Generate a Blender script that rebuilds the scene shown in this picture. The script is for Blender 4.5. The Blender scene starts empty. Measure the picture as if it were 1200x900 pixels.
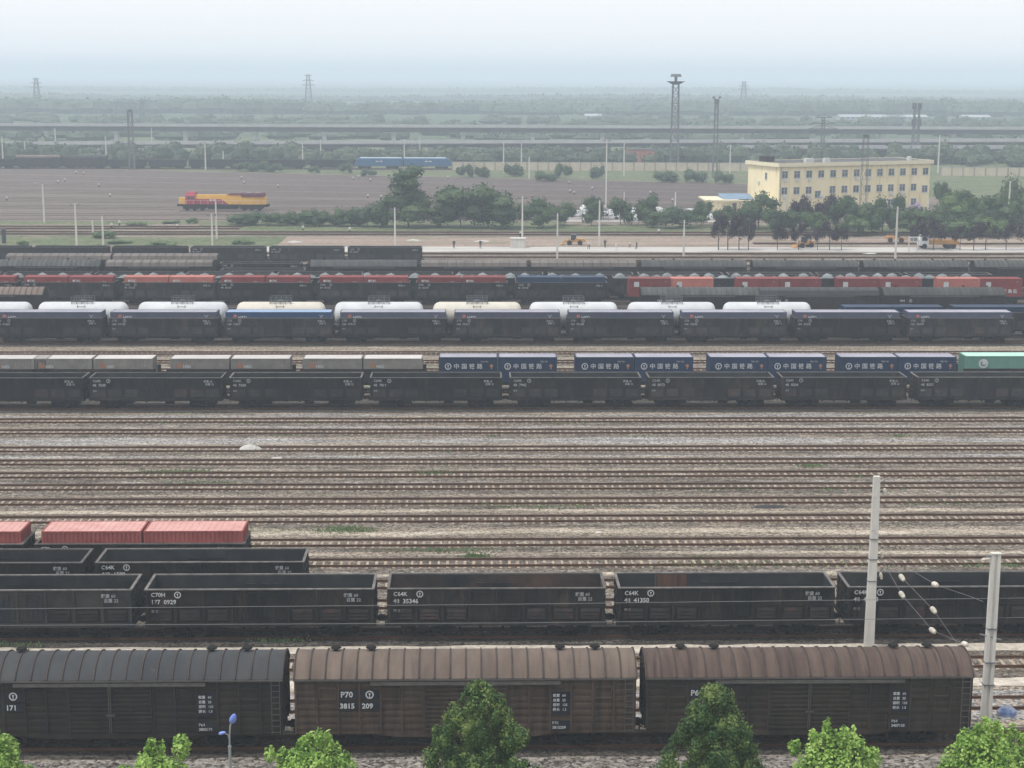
import bpy, math, random
import numpy as np
from math import sin, cos, pi, radians
from mathutils import Vector, Matrix

random.seed(7)
rng = np.random.default_rng(7)
C = bpy.context.scene.collection
SC = bpy.context.scene

# ------------------------------------------------------------------ camera
F, TH, PS, RO, H = 1900.0, .189, .0238, .0036, 32.5
fwd = Vector((sin(PS)*cos(TH), cos(PS)*cos(TH), -sin(TH)))
rt = fwd.cross(Vector((0, 0, 1))).normalized()
up = rt.cross(fwd)
r2 = rt*cos(RO)+up*sin(RO)
u2 = -rt*sin(RO)+up*cos(RO)
cam = bpy.data.cameras.new('camera')
co = bpy.data.objects.new('camera', cam)
C.objects.link(co)
M3 = Matrix((r2, u2, -fwd)).transposed()
co.matrix_world = Matrix.Translation((0, 0, H)) @ M3.to_4x4()
cam.sensor_fit = 'HORIZONTAL'
cam.sensor_width = 36
cam.lens = F/1200*36
cam.clip_start = 1
cam.clip_end = 30000
SC.camera = co

# ------------------------------------------------------------------ world, sun, exposure
SUN_EL, SUN_AZ = radians(62), radians(242)     # azimuth clockwise from +Y
W = bpy.data.worlds.new('World')
SC.world = W
W.use_nodes = True
nt = W.node_tree
nt.nodes.clear()
sky = nt.nodes.new('ShaderNodeTexSky')
sky.sky_type = 'NISHITA'
sky.sun_disc = False
sky.sun_elevation = SUN_EL
sky.sun_rotation = SUN_AZ
sky.dust_density = 5
sky.air_density = 1.5
sky.ozone_density = 1
hs = nt.nodes.new('ShaderNodeHueSaturation')
hs.inputs['Saturation'].default_value = .22
mx = nt.nodes.new('ShaderNodeMix')
mx.data_type = 'RGBA'
mx.inputs['Factor'].default_value = .78       # an overcast veil over the clear sky
mx.inputs['B'].default_value = (8.85, 9.05, 9.25, 1)
bg = nt.nodes.new('ShaderNodeBackground')
bg.inputs['Strength'].default_value = .1
wo = nt.nodes.new('ShaderNodeOutputWorld')
nt.links.new(sky.outputs[0], hs.inputs['Color'])
nt.links.new(hs.outputs[0], mx.inputs['A'])
nt.links.new(mx.outputs['Result'], bg.inputs[0])
nt.links.new(bg.outputs[0], wo.inputs[0])
sl = bpy.data.lights.new('sun', 'SUN')
sl.energy = 1.9
sl.angle = radians(12)
sl.color = (1, .96, .9)
so = bpy.data.objects.new('sun', sl)
C.objects.link(so)
sd = Vector((sin(SUN_AZ)*cos(SUN_EL), cos(SUN_AZ)*cos(SUN_EL), sin(SUN_EL)))
so.rotation_euler = sd.to_track_quat('Z', 'Y').to_euler()
so.location = (0, 0, 100)
SC.view_settings.view_transform = 'Standard'
SC.view_settings.look = 'None'
SC.view_settings.gamma = 1
SC.view_settings.use_curve_mapping = False
SC.view_settings.exposure = 0.48
SC.cycles.volume_bounces = 4
SC.cycles.max_bounces = 8
SC.cycles.use_denoising = True


def at(x, y, z=-.22):
    "the point of height z that the photograph shows at pixel x, y of 1200 x 900"
    d = fwd + r2*((x-600)/F) + u2*((450-y)/F)
    t = (z-H)/d.z
    return Vector((d.x*t, d.y*t, z))


def atY(x, y, Y):
    d = fwd + r2*((x-600)/F) + u2*((450-y)/F)
    t = Y/d.y
    return Vector((d.x*t, Y, H+d.z*t))


# ------------------------------------------------------------------ materials
def mat(name, col, col2=None, scale=1.0, stretch=(1, 1, 1), rough=.8, lo=.35, hi=.65, col3=None, scale3=.3,
        lo3=.55, hi3=.7, stretch3=(1, 1, 1), rnd=0.0, bump=0.0, world=False, metal=0.0, trans=0.0, detail=5, spec=.12):
    m = bpy.data.materials.new(name)
    m.use_nodes = True
    t = m.node_tree
    b = t.nodes['Principled BSDF']
    b.inputs['Roughness'].default_value = rough
    b.inputs['Metallic'].default_value = metal
    b.inputs['Specular IOR Level'].default_value = spec
    b.inputs['Base Color'].default_value = (*col, 1)
    if trans:
        b.inputs['Transmission Weight'].default_value = 0
    out = None
    if col2 is not None:
        if world:
            src = t.nodes.new('ShaderNodeNewGeometry').outputs['Position']
        else:
            src = t.nodes.new('ShaderNodeTexCoord').outputs['Object']
        oi = t.nodes.new('ShaderNodeObjectInfo')

        def layer(st, sc, l, h):
            mp = t.nodes.new('ShaderNodeMapping')
            mp.inputs['Scale'].default_value = st
            t.links.new(src, mp.inputs['Vector'])
            n = t.nodes.new('ShaderNodeTexNoise')
            n.noise_dimensions = '4D'
            n.inputs['Scale'].default_value = sc
            n.inputs['Detail'].default_value = detail
            n.inputs['Roughness'].default_value = .6
            t.links.new(mp.outputs[0], n.inputs['Vector'])
            if not world:
                mu = t.nodes.new('ShaderNodeMath')
                mu.operation = 'MULTIPLY'
                mu.inputs[1].default_value = 37.0
                t.links.new(oi.outputs['Random'], mu.inputs[0])
                t.links.new(mu.outputs[0], n.inputs['W'])
            r = t.nodes.new('ShaderNodeMapRange')
            r.inputs['From Min'].default_value = l
            r.inputs['From Max'].default_value = h
            t.links.new(n.outputs['Fac'], r.inputs['Value'])
            return n, r
        n, r = layer(stretch, scale, lo, hi)
        mx = t.nodes.new('ShaderNodeMix')
        mx.data_type = 'RGBA'
        mx.inputs['A'].default_value = (*col, 1)
        mx.inputs['B'].default_value = (*col2, 1)
        t.links.new(r.outputs[0], mx.inputs['Factor'])
        out = mx.outputs['Result']
        if col3 is not None:
            n3, r3 = layer(stretch3, scale3, lo3, hi3)
            m3 = t.nodes.new('ShaderNodeMix')
            m3.data_type = 'RGBA'
            m3.inputs['B'].default_value = (*col3, 1)
            t.links.new(out, m3.inputs['A'])
            t.links.new(r3.outputs[0], m3.inputs['Factor'])
            out = m3.outputs['Result']
        if rnd:
            hv = t.nodes.new('ShaderNodeHueSaturation')
            mr = t.nodes.new('ShaderNodeMapRange')
            mr.inputs['To Min'].default_value = 1-rnd
            mr.inputs['To Max'].default_value = 1+rnd
            t.links.new(oi.outputs['Random'], mr.inputs['Value'])
            t.links.new(mr.outputs[0], hv.inputs['Value'])
            t.links.new(out, hv.inputs['Color'])
            out = hv.outputs[0]
        t.links.new(out, b.inputs['Base Color'])
        if bump:
            bp = t.nodes.new('ShaderNodeBump')
            bp.inputs['Strength'].default_value = bump
            bp.inputs['Distance'].default_value = .1
            t.links.new(n.outputs['Fac'], bp.inputs['Height'])
            t.links.new(bp.outputs[0], b.inputs['Normal'])
    return m


M = {}
M['black'] = mat('black_wagon_paint', (.008, .009, .011), (.024, .021, .019), .9, (1, 1, .6), .75, col3=(.060, .040, .030), scale3=1.1, stretch3=(1.6, 1, .35),
                 lo3=.54, hi3=.8, rnd=.4)
M['black2'] = mat('faded_wagon_paint', (.026, .024, .022), (.045, .042, .038), 1.1, (1, 1, .3), .8, col3=(.02, .022, .03), scale3=.5, lo3=.5, hi3=.6)
M['inner'] = mat('wagon_interior', (.018, .022, .025), (.038, .040, .041), .7, (1, 1, 1), .85, col3=(.07, .055, .05), scale3=.4, lo3=.6, hi3=.8, rnd=.3)
M['inner_rust'] = mat('rusty_interior', (.045, .032, .028), (.09, .055, .042), .5, (1, 1, 1), .9, col3=(.02, .02, .022), scale3=.3, lo3=.5, hi3=.62)
M['rim'] = mat('worn_rim', (.07, .067, .064), (.135, .125, .118), 2, (1, 1, 1), .7, col3=(.06, .06, .06), scale3=1.2, lo3=.55, hi3=.7, rnd=.35)
M['under'] = mat('underframe', (.006, .006, .007), (.018, .016, .015), 3, (1, 1, 1), .9)
M['wheel'] = mat('wheel_steel', (.03, .026, .024), (.06, .05, .045), 4, (1, 1, 1), .6)
M['box'] = mat('boxcar_paint', (.048, .034, .026), (.075, .054, .041), .8, (1, 1, .5), .8, col3=(.028, .022, .019), scale3=1.3, lo3=.48, hi3=.7, stretch3=(2.2, 1, .25), rnd=.2)
M['boxd'] = mat('boxcar_dark_paint', (.018, .0145, .0115), (.036, .029, .023), .8, (1, 1, .5), .8, col3=(.018, .02, .024), scale3=.5, lo3=.5, hi3=.65)
M['boxo'] = mat('boxcar_olive_paint', (.024, .020, .016), (.044, .036, .029), .8, (1, 1, .5), .8, col3=(.055, .038, .028), scale3=1.3, lo3=.52, hi3=.75, stretch3=(2.2, 1, .2))
M['roofseam'] = mat('roof_seam', (.045, .036, .034), (.07, .055, .05), 2, rough=.8)
M['doorp'] = mat('drop_door_paint', (.024, .023, .024), (.042, .038, .036), 1.5, (1, 1, 1), .8, col3=(.085, .04, .035), scale3=1.1, lo3=.55, hi3=.75, rnd=.3)
M['roofb'] = mat('roof_brown', (.098, .074, .062), (.15, .118, .098), .9, (1.2, .35, .35), .75, col3=(.08, .055, .05), scale3=1.6, lo3=.58, hi3=.75, stretch3=(2.5, .25, .25))
M['roofr'] = mat('roof_redbrown', (.066, .045, .038), (.108, .078, .065), 1.1, (2, .3, .3), .75, col3=(.045, .032, .032), scale3=1.6, lo3=.52, hi3=.7, stretch3=(2.5, .2, .2))
M['roofd'] = mat('roof_dark', (.035, .037, .042), (.055, .057, .06), .8, (1, .4, .4), .7, col3=(.10, .10, .10), scale3=.8, lo3=.66, hi3=.85)
M['roofg'] = mat('roof_grey', (.038, .042, .043), (.075, .077, .075), .8, (1, .4, .4), .75, rnd=.2)
M['rooft'] = mat('roof_tan', (.13, .10, .085), (.19, .145, .12), .8, (1, .4, .4), .75)
M['roofbeige'] = mat('roof_beige', (.115, .10, .092), (.17, .15, .135), .8, (1, .4, .4), .75)
M['white'] = mat('white_lettering', (.45, .46, .47), (.25, .25, .26), 3, rough=.7, lo=.5, hi=.8)
M['white_dim'] = mat('worn_lettering', (.28, .29, .30), (.1, .1, .1), 3, rough=.7, lo=.5, hi=.8)
M['panel'] = mat('black_label_panel', (.010, .012, .02), (.02, .022, .03), 2, rough=.7)
M['cred'] = mat('red_container', (.16, .028, .028), (.215, .045, .042), .8, rough=.6, rnd=.12, col3=(.2, .05, .045), lo3=.55, hi3=.7)
M['csal'] = mat('salmon_container', (.34, .11, .085), (.40, .15, .12), .8, rough=.6, rnd=.1, col3=(.42, .13, .1), lo3=.55, hi3=.7)
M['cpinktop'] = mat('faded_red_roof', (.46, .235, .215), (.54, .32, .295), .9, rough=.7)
M['cpink'] = mat('faded_red_container', (.22, .055, .05), (.29, .09, .08), .9, rough=.6, col3=(.38, .1, .09), scale3=.6, lo3=.5, hi3=.7)
M['cblue'] = mat('navy_container', (.010, .026, .062), (.015, .034, .08), .8, rough=.5, rnd=.15)
M['cbright'] = mat('blue_container', (.02, .05, .125), (.028, .06, .14), .8, rough=.5)
M['cslate'] = mat('slate_container', (.055, .062, .105), (.075, .082, .125), .8, rough=.6, rnd=.15)
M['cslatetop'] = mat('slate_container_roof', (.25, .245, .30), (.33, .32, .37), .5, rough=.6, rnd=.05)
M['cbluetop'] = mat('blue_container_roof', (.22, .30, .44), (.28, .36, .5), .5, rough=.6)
M['cgrey'] = mat('grey_container', (.165, .155, .142), (.225, .21, .19), 1.2, rough=.6, rnd=.12)
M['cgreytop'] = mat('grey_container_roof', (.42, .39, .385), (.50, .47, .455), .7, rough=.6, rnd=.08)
M['cgreen'] = mat('green_container', (.10, .22, .18), (.13, .26, .21), .8, rough=.6)
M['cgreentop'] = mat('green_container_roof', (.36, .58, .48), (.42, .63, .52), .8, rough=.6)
M['orange'] = mat('orange_mark', (.34, .17, .09), (.28, .14, .08), 2, rough=.6)
M['tank'] = mat('tank_white', (.46, .47, .49), (.55, .56, .57), .6, rough=.5, col3=(.35, .3, .25), scale3=1.2, lo3=.68, hi3=.85, stretch3=(3, .5, .5))
M['tankc'] = mat('tank_cream', (.47, .44, .38), (.55, .52, .46), .6, rough=.5, col3=(.3, .24, .18), scale3=1.2, lo3=.64, hi3=.85, stretch3=(3, .5, .5))
M['eave'] = mat('eave_paint', (.06, .056, .052), (.09, .085, .08), 2, rough=.7)
M['steel'] = mat('grey_steel', (.20, .20, .21), (.28, .28, .28), 2, rough=.6)
M['tarp'] = mat('grey_tarpaulin', (.11, .125, .13), (.22, .235, .24), .7, rough=.7)
M['concrete'] = mat('pole_concrete', (.46, .44, .41), (.56, .54, .50), 3, (1, 1, .25), .85, col3=(.3, .28, .26), scale3=2, lo3=.62, hi3=.8, world=True)
M['galv'] = mat('galvanised_steel', (.30, .32, .33), (.38, .39, .4), 3, rough=.5, metal=.3)
M['lattice'] = mat('lattice_steel', (.10, .11, .12), (.15, .16, .17), 3, rough=.6)
M['wire'] = mat('wire_aluminium', (.16, .16, .165), (.2, .2, .2), 3, rough=.6)
M['ceram'] = mat('insulator_ceramic', (.62, .58, .50), (.5, .46, .4), 5, rough=.4)
M['lampblue'] = mat('lamp_blue_shell', (.16, .23, .62), (.2, .27, .66), 2, rough=.3)
M['rail'] = mat('rusty_rail', (.072, .037, .022), (.125, .068, .042), 2, (.4, 1, 1), .7, world=True)
M['railb'] = mat('shiny_rail', (.38, .34, .33), (.46, .43, .42), 2, (.4, 1, 1), .35, world=True, metal=.5)
M['railf'] = mat('far_rail', (.17, .14, .13), (.24, .2, .19), 2, (.05, 1, 1), .6, world=True)
M['sleeper'] = mat('concrete_sleeper', (.29, .225, .17), (.42, .35, .28), 4, (1, 1, 1), .9, world=True, col3=(.16, .11, .085), scale3=1.4, lo3=.5, hi3=.68)
M['sleepero'] = mat('oily_sleeper', (.05, .042, .036), (.085, .07, .06), 3, (1, 1, 1), .95, world=True)  # darkened to paint in the shadow under standing wagons
M['sleeperf'] = mat('dusty_sleeper', (.15, .12, .11), (.22, .18, .16), 4, (1, 1, 1), .9, world=True)


def ground_mat(name, dark, mid, light, pale, fine=7.0, streak=(.035, .5, 1), green=None, glo=.6, ghi=.68, speck=.7, stain=False, plo=.58, phi=.78):
    "gravel: pebble-sized grains, long streaks along the tracks and patches"
    m = bpy.data.materials.new(name)
    m.use_nodes = True
    t = m.node_tree
    b = t.nodes['Principled BSDF']
    b.inputs['Roughness'].default_value = .95
    b.inputs['Specular IOR Level'].default_value = .1
    pos = t.nodes.new('ShaderNodeNewGeometry').outputs['Position']

    def noise(st, sc, det=6, ro=.65):
        mp = t.nodes.new('ShaderNodeMapping')
        mp.inputs['Scale'].default_value = st
        t.links.new(pos, mp.inputs['Vector'])
        n = t.nodes.new('ShaderNodeTexNoise')
        n.inputs['Scale'].default_value = sc
        n.inputs['Detail'].default_value = det
        n.inputs['Roughness'].default_value = ro
        t.links.new(mp.outputs[0], n.inputs['Vector'])
        return n.outputs['Fac']

    def mix(a, bcol, fac, l, h, mode='MIX', mxf=1.0):
        r = t.nodes.new('ShaderNodeMapRange')
        r.inputs['From Min'].default_value = l
        r.inputs['From Max'].default_value = h
        r.inputs['To Max'].default_value = mxf
        t.links.new(fac, r.inputs['Value'])
        k = t.nodes.new('ShaderNodeMix')
        k.data_type = 'RGBA'
        k.blend_type = mode
        for s, v in (('A', a), ('B', bcol)):
            if isinstance(v, tuple):
                k.inputs[s].default_value = (*v, 1)
            else:
                t.links.new(v, k.inputs[s])
        t.links.new(r.outputs[0], k.inputs['Factor'])
        return k.outputs['Result']
    c = mix(dark, mid, noise(streak, 1.0, 4), .35, .6)
    c = mix(c, light, noise((streak[0]*2, streak[1]*1.7, 1), 1.7, 5), .48, .68)
    c = mix(c, pale, noise((.12, .6, 1), .8, 7, .7), plo, phi)
    if green:
        c = mix(c, green, noise((.10, .5, 1), .55, 6), glo, ghi)
    if stain:
        c = mix(c, (.055, .048, .044), noise((.16, .75, 1), .62, 6, .7), .60, .74, mxf=.85)
        c = mix(c, (.33, .25, .18), noise((.09, .6, 1), .47, 5, .6), .61, .72, mxf=.6)
    v = t.nodes.new('ShaderNodeTexVoronoi')
    v.inputs['Scale'].default_value = fine
    t.links.new(pos, v.inputs['Vector'])
    sep = t.nodes.new('ShaderNodeSeparateColor')
    t.links.new(v.outputs['Color'], sep.inputs[0])
    hv = t.nodes.new('ShaderNodeHueSaturation')
    r = t.nodes.new('ShaderNodeMapRange')
    r.inputs['To Min'].default_value = 1-speck
    r.inputs['To Max'].default_value = 1+speck
    t.links.new(sep.outputs[0], r.inputs['Value'])
    t.links.new(r.outputs[0], hv.inputs['Value'])
    t.links.new(c, hv.inputs['Color'])
    t.links.new(hv.outputs[0], b.inputs['Base Color'])
    bp = t.nodes.new('ShaderNodeBump')
    bp.inputs['Strength'].default_value = .6
    bp.inputs['Distance'].default_value = .05
    t.links.new(v.outputs['Distance'], bp.inputs['Height'])
    t.links.new(bp.outputs[0], b.inputs['Normal'])
    return m


M['yard'] = ground_mat('yard_gravel', (.13, .108, .086), (.215, .18, .142), (.305, .262, .21), (.43, .375, .31), green=(.15, .17, .10), glo=.60, ghi=.72, stain=True)
M['ballast'] = ground_mat('dark_ballast', (.075, .062, .050), (.13, .110, .092), (.20, .178, .152), (.35, .315, .27), streak=(.08, .9, 1), stain=True)
M['ballastl'] = ground_mat('grey_ballast', (.15, .14, .135), (.24, .225, .215), (.32, .31, .30), (.42, .41, .40), streak=(.08, .9, 1))
M['path'] = ground_mat('trodden_path', (.36, .32, .27), (.45, .405, .345), (.52, .475, .41), (.56, .515, .45), fine=4, speck=.2)
M['neargrav'] = ground_mat('coarse_gravel', (.13, .118, .105), (.19, .172, .155), (.24, .222, .20), (.34, .32, .295), fine=6.5, speck=.85, streak=(.2, .5, 1))
M['path2'] = ground_mat('dusty_strip', (.24, .205, .16), (.31, .268, .215), (.38, .33, .27), (.44, .39, .33), fine=6, speck=.45, streak=(.05, .5, 1), stain=True)
M['farbal'] = ground_mat('far_ballast', (.135, .105, .088), (.165, .132, .112), (.20, .163, .14), (.235, .195, .17), fine=2, streak=(.012, .5, 1), speck=.15)
M['farbal3'] = ground_mat('pale_track_bed', (.24, .205, .185), (.28, .24, .22), (.32, .28, .26), (.36, .32, .29), fine=2, streak=(.012, .5, 1), speck=.15)
M['oil'] = ground_mat('oily_ballast', (.032, .028, .025), (.055, .048, .042), (.085, .075, .066), (.14, .125, .11), streak=(.08, .9, 1))  # shade beneath the wagon rows put into the ballast colour
M['oil2'] = ground_mat('dirty_gravel', (.045, .040, .035), (.07, .062, .054), (.10, .088, .076), (.16, .14, .12), streak=(.08, .9, 1))  # gravel darkened to paint the shade under and between wagon rows
M['farbal2'] = ground_mat('far_track_bed', (.055, .042, .037), (.075, .058, .052), (.10, .08, .072), (.13, .105, .095), fine=2, streak=(.012, .5, 1), speck=.15)
M['field'] = ground_mat('far_fields', (.05, .078, .042), (.068, .095, .05), (.09, .112, .062), (.12, .13, .085), fine=.2, streak=(.01, .02, 1), speck=.25)
M['grassm'] = ground_mat('rough_grass', (.07, .10, .045), (.10, .125, .06), (.15, .15, .09), (.22, .17, .13), fine=1.5, streak=(.03, .2, 1), speck=.35, plo=.54, phi=.68)
M['earth'] = ground_mat('bare_earth', (.20, .15, .125), (.26, .20, .165), (.32, .26, .215), (.36, .32, .28), fine=2, streak=(.02, .3, 1), green=(.12, .15, .07), glo=.55, ghi=.68, speck=.2)
M['road'] = mat('concrete_road', (.36, .345, .33), (.46, .44, .42), .3, (.2, 1, 1), .9, world=True)


def leafmat(name, c1, c2, c3, sc=.5):
    m = bpy.data.materials.new(name)
    m.use_nodes = True
    t = m.node_tree
    b = t.nodes['Principled BSDF']
    b.inputs['Roughness'].default_value = .55
    b.inputs['Specular IOR Level'].default_value = .25
    g = t.nodes.new('ShaderNodeNewGeometry')
    n = t.nodes.new('ShaderNodeTexNoise')
    n.inputs['Scale'].default_value = sc
    t.links.new(g.outputs['Position'], n.inputs['Vector'])
    r = t.nodes.new('ShaderNodeValToRGB')
    e = r.color_ramp.elements
    e[0].position, e[0].color = .32, (*c1, 1)
    e[1].position, e[1].color = .7, (*c3, 1)
    k = e.new(.5)
    k.color = (*c2, 1)
    ad = t.nodes.new('ShaderNodeMath')
    ad.operation = 'MULTIPLY_ADD'
    ad.inputs[1].default_value = .35
    t.links.new(g.outputs['Random Per Island'], ad.inputs[0])
    sb = t.nodes.new('ShaderNodeMath')
    sb.operation = 'SUBTRACT'
    sb.inputs[1].default_value = .17
    t.links.new(n.outputs['Fac'], sb.inputs[0])
    t.links.new(sb.outputs[0], ad.inputs[2])
    t.links.new(ad.outputs[0], r.inputs[0])
    t.links.new(r.outputs[0], b.inputs['Base Color'])
    tr = t.nodes.new('ShaderNodeBsdfTranslucent')
    t.links.new(r.outputs[0], tr.inputs[0])
    ms = t.nodes.new('ShaderNodeMixShader')
    ms.inputs[0].default_value = .25
    t.links.new(b.outputs[0], ms.inputs[1])
    t.links.new(tr.outputs[0], ms.inputs[2])
    t.links.new(ms.outputs[0], t.nodes['Material Output'].inputs[0])
    return m


M['leafy'] = leafmat('bright_leaves', (.10, .20, .03), (.21, .36, .06), (.37, .52, .14), 1.1)
M['leafd'] = leafmat('dark_leaves', (.026, .065, .018), (.055, .115, .03), (.16, .215, .06), 1.3)
M['leafg'] = leafmat('green_leaves', (.028, .06, .024), (.045, .085, .032), (.075, .115, .045), .18)
M['leafl'] = leafmat('light_green_leaves', (.045, .09, .03), (.07, .13, .04), (.11, .17, .055), .18)
M['leafp'] = leafmat('purple_leaves', (.014, .009, .014), (.026, .015, .022), (.045, .028, .035), .2)
M['leafw'] = leafmat('weed_leaves', (.08, .14, .05), (.12, .19, .07), (.17, .25, .10), .5)
M['leaff'] = leafmat('far_leaves', (.04, .065, .035), (.058, .085, .045), (.08, .108, .055), .05)
M['bloom'] = leafmat('violet_blossom', (.36, .27, .42), (.42, .32, .5), (.5, .4, .58), .5)
M['bark'] = mat('bark', (.07, .055, .045), (.11, .09, .075), 4, (1, 1, .3), .95)


# ------------------------------------------------------------------ mesh helpers
class MB:
    def __init__(s):
        s.v, s.f, s.m = [], [], []

    def face(s, pts, mi=0):
        n = len(s.v)
        s.v.extend(tuple(p) for p in pts)
        s.f.append(tuple(range(n, n+len(pts))))
        s.m.append(mi)

    def box(s, x0, y0, z0, x1, y1, z1, mi=0):
        if x0 > x1: x0, x1 = x1, x0
        if y0 > y1: y0, y1 = y1, y0
        if z0 > z1: z0, z1 = z1, z0
        n = len(s.v)
        s.v += [(x0, y0, z0), (x1, y0, z0), (x1, y1, z0), (x0, y1, z0), (x0, y0, z1), (x1, y0, z1), (x1, y1, z1), (x0, y1, z1)]
        for q in ((0, 3, 2, 1), (4, 5, 6, 7), (0, 1, 5, 4), (1, 2, 6, 5), (2, 3, 7, 6), (3, 0, 4, 7)):
            s.f.append(tuple(n+i for i in q))
            s.m.append(mi)
        return s

    def bar(s, a, b, w, mi=0, w2=None):
        "square bar between two points"
        a, b = Vector(a), Vector(b)
        d = (b-a).normalized()
        o = Vector((0, 0, 1)) if abs(d.z) < .9 else Vector((1, 0, 0))
        p = d.cross(o).normalized()
        q = d.cross(p)
        w2 = w if w2 is None else w2
        n = len(s.v)
        for c, ww in ((a, w), (b, w2)):
            for i, j in ((-1, -1), (1, -1), (1, 1), (-1, 1)):
                s.v.append(tuple(c+p*i*ww/2+q*j*ww/2))
        for qd in ((0, 3, 2, 1), (4, 5, 6, 7), (0, 1, 5, 4), (1, 2, 6, 5), (2, 3, 7, 6), (3, 0, 4, 7)):
            s.f.append(tuple(n+i for i in qd))
            s.m.append(mi)
        return s

    def cyl(s, a, b, r, r2=None, seg=12, mi=0):
        a, b = Vector(a), Vector(b)
        r2 = r if r2 is None else r2
        d = (b-a).normalized()
        o = Vector((0, 0, 1)) if abs(d.z) < .9 else Vector((1, 0, 0))
        p = d.cross(o).normalized()
        q = d.cross(p)
        n = len(s.v)
        for c, rr in ((a, r), (b, r2)):
            for i in range(seg):
                an = 2*pi*i/seg
                s.v.append(tuple(c+p*cos(an)*rr+q*sin(an)*rr))
        for i in range(seg):
            j = (i+1) % seg
            s.f.append((n+i, n+seg+i, n+seg+j, n+j))
            s.m.append(mi)
        s.f.append(tuple(n+i for i in range(seg)))
        s.f.append(tuple(n+seg+i for i in reversed(range(seg))))
        s.m += [mi, mi]
        return s

    def tube(s, pts, r, seg=6, mi=0):
        for a, b in zip(pts[:-1], pts[1:]):
            s.cyl(a, b, r, seg=seg, mi=mi)
        return s

    def loft(s, rings, mi=0, cap=True):
        n = len(s.v)
        k = len(rings[0])
        for r in rings:
            s.v.extend(tuple(p) for p in r)
        for a in range(len(rings)-1):
            for i in range(k):
                j = (i+1) % k
                s.f.append((n+a*k+i, n+a*k+j, n+(a+1)*k+j, n+(a+1)*k+i))
                s.m.append(mi)
        if cap:
            s.f.append(tuple(n+i for i in reversed(range(k))))
            s.f.append(tuple(n+(len(rings)-1)*k+i for i in range(k)))
            s.m += [mi, mi]
        return s

    def mesh(s, name, mats, smooth=False):
        me = bpy.data.meshes.new(name)
        me.from_pydata(s.v, [], s.f)
        for m in (mats if isinstance(mats, (list, tuple)) else [mats]):
            me.materials.append(m)
        me.polygons.foreach_set('material_index', s.m)
        if smooth:
            me.polygons.foreach_set('use_smooth', [True]*len(s.f))
        me.update()
        return me

    def build(s, name, mats, parent=None, smooth=False, loc=None):
        return link(name, s.mesh(name, mats, smooth), parent, loc)


def link(name, data, parent=None, loc=None, rotz=0):
    o = bpy.data.objects.new(name, data)
    C.objects.link(o)
    if loc is not None:
        o.location = loc
    if rotz:
        o.rotation_euler.z = rotz
    if parent is not None:
        o.parent = parent
    return o


def tag(o, label, cat, group=None):
    o['label'] = label
    o['category'] = cat
    if group:
        o['group'] = group
    return o


def empty(name, loc, label, cat, group=None, rotz=0):
    o = link(name, None, None, loc, rotz)
    o.empty_display_size = .5
    return tag(o, label, cat, group)


def struct(o):
    o['kind'] = 'structure'
    return o


def copy_tree(o, parent=None):
    c = o.copy()
    C.objects.link(c)
    c.parent = parent
    for ch in o.children:
        copy_tree(ch, c)
    return c


def remat(mesh, mats):
    m = mesh.copy()
    for i, x in enumerate(mats):
        m.materials[i] = x
    return m


ORD = ['first', 'second', 'third', 'fourth', 'fifth', 'sixth', 'seventh', 'eighth', 'ninth', 'tenth', 'eleventh', 'twelfth', 'thirteenth',
       'fourteenth', 'fifteenth', 'sixteenth', 'seventeenth', 'eighteenth', 'nineteenth', 'twentieth']
for t_ in ('twenty', 'thirty', 'forty', 'fifty', 'sixty', 'seventy', 'eighty', 'ninety'):
    if t_ != 'twenty':
        ORD.append(t_[:-1]+'ieth')
    ORD += [t_+'-'+w_ for w_ in ORD[:9]]
_txt = {}


def txt(s, size, m='white', bold=0.0):
    "lettering as a thin mesh standing in the XZ plane, facing -Y, starting at x=0"
    k = (s, size, m, bold)
    if k not in _txt:
        cu = bpy.data.curves.new('lettering', 'FONT')
        cu.body = s
        cu.size = size
        cu.extrude = .004
        cu.offset = bold
        cu.resolution_u = 2
        o = bpy.data.objects.new('tmp', cu)
        C.objects.link(o)
        dg = bpy.context.evaluated_depsgraph_get()
        me = bpy.data.meshes.new_from_object(o.evaluated_get(dg))
        bpy.data.objects.remove(o)
        me.transform(Matrix.Rotation(pi/2, 4, 'X'))
        me.name = 'lettering'
        me.materials.clear()
        me.materials.append(M[m])
        _txt[k] = me
    return _txt[k]


def emblem_into(b, cx, y, cz, r, mi=0, seg=20):
    "railway emblem: a ring open at the foot over the section of a rail"
    t = .006
    for i in range(seg):
        a0 = -pi/2+.45+(2*pi-.9)*i/seg
        a1 = -pi/2+.45+(2*pi-.9)*(i+1)/seg
        p = [(cx+cos(a)*q, y, cz+sin(a)*q) for a, q in ((a0, r*.72), (a1, r*.72), (a1, r), (a0, r))]
        b.face([p[0], p[3], p[2], p[1]][::-1], mi)
    b.box(cx-r*.22, y-t, cz+r*.05, cx+r*.22, y, cz+r*.38, mi)
    b.box(cx-r*.09, y-t, cz-r*.75, cx+r*.09, y, cz+r*.05, mi)
    b.box(cx-r*.5, y-t, cz-r*1.0, cx+r*.5, y, cz-r*.75, mi)


def add_text(parent, s, size, x, y, z, m='white', name='lettering', bold=0.0):
    return link(name, txt(s, size, m, bold), parent, (x, y, z))


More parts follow.
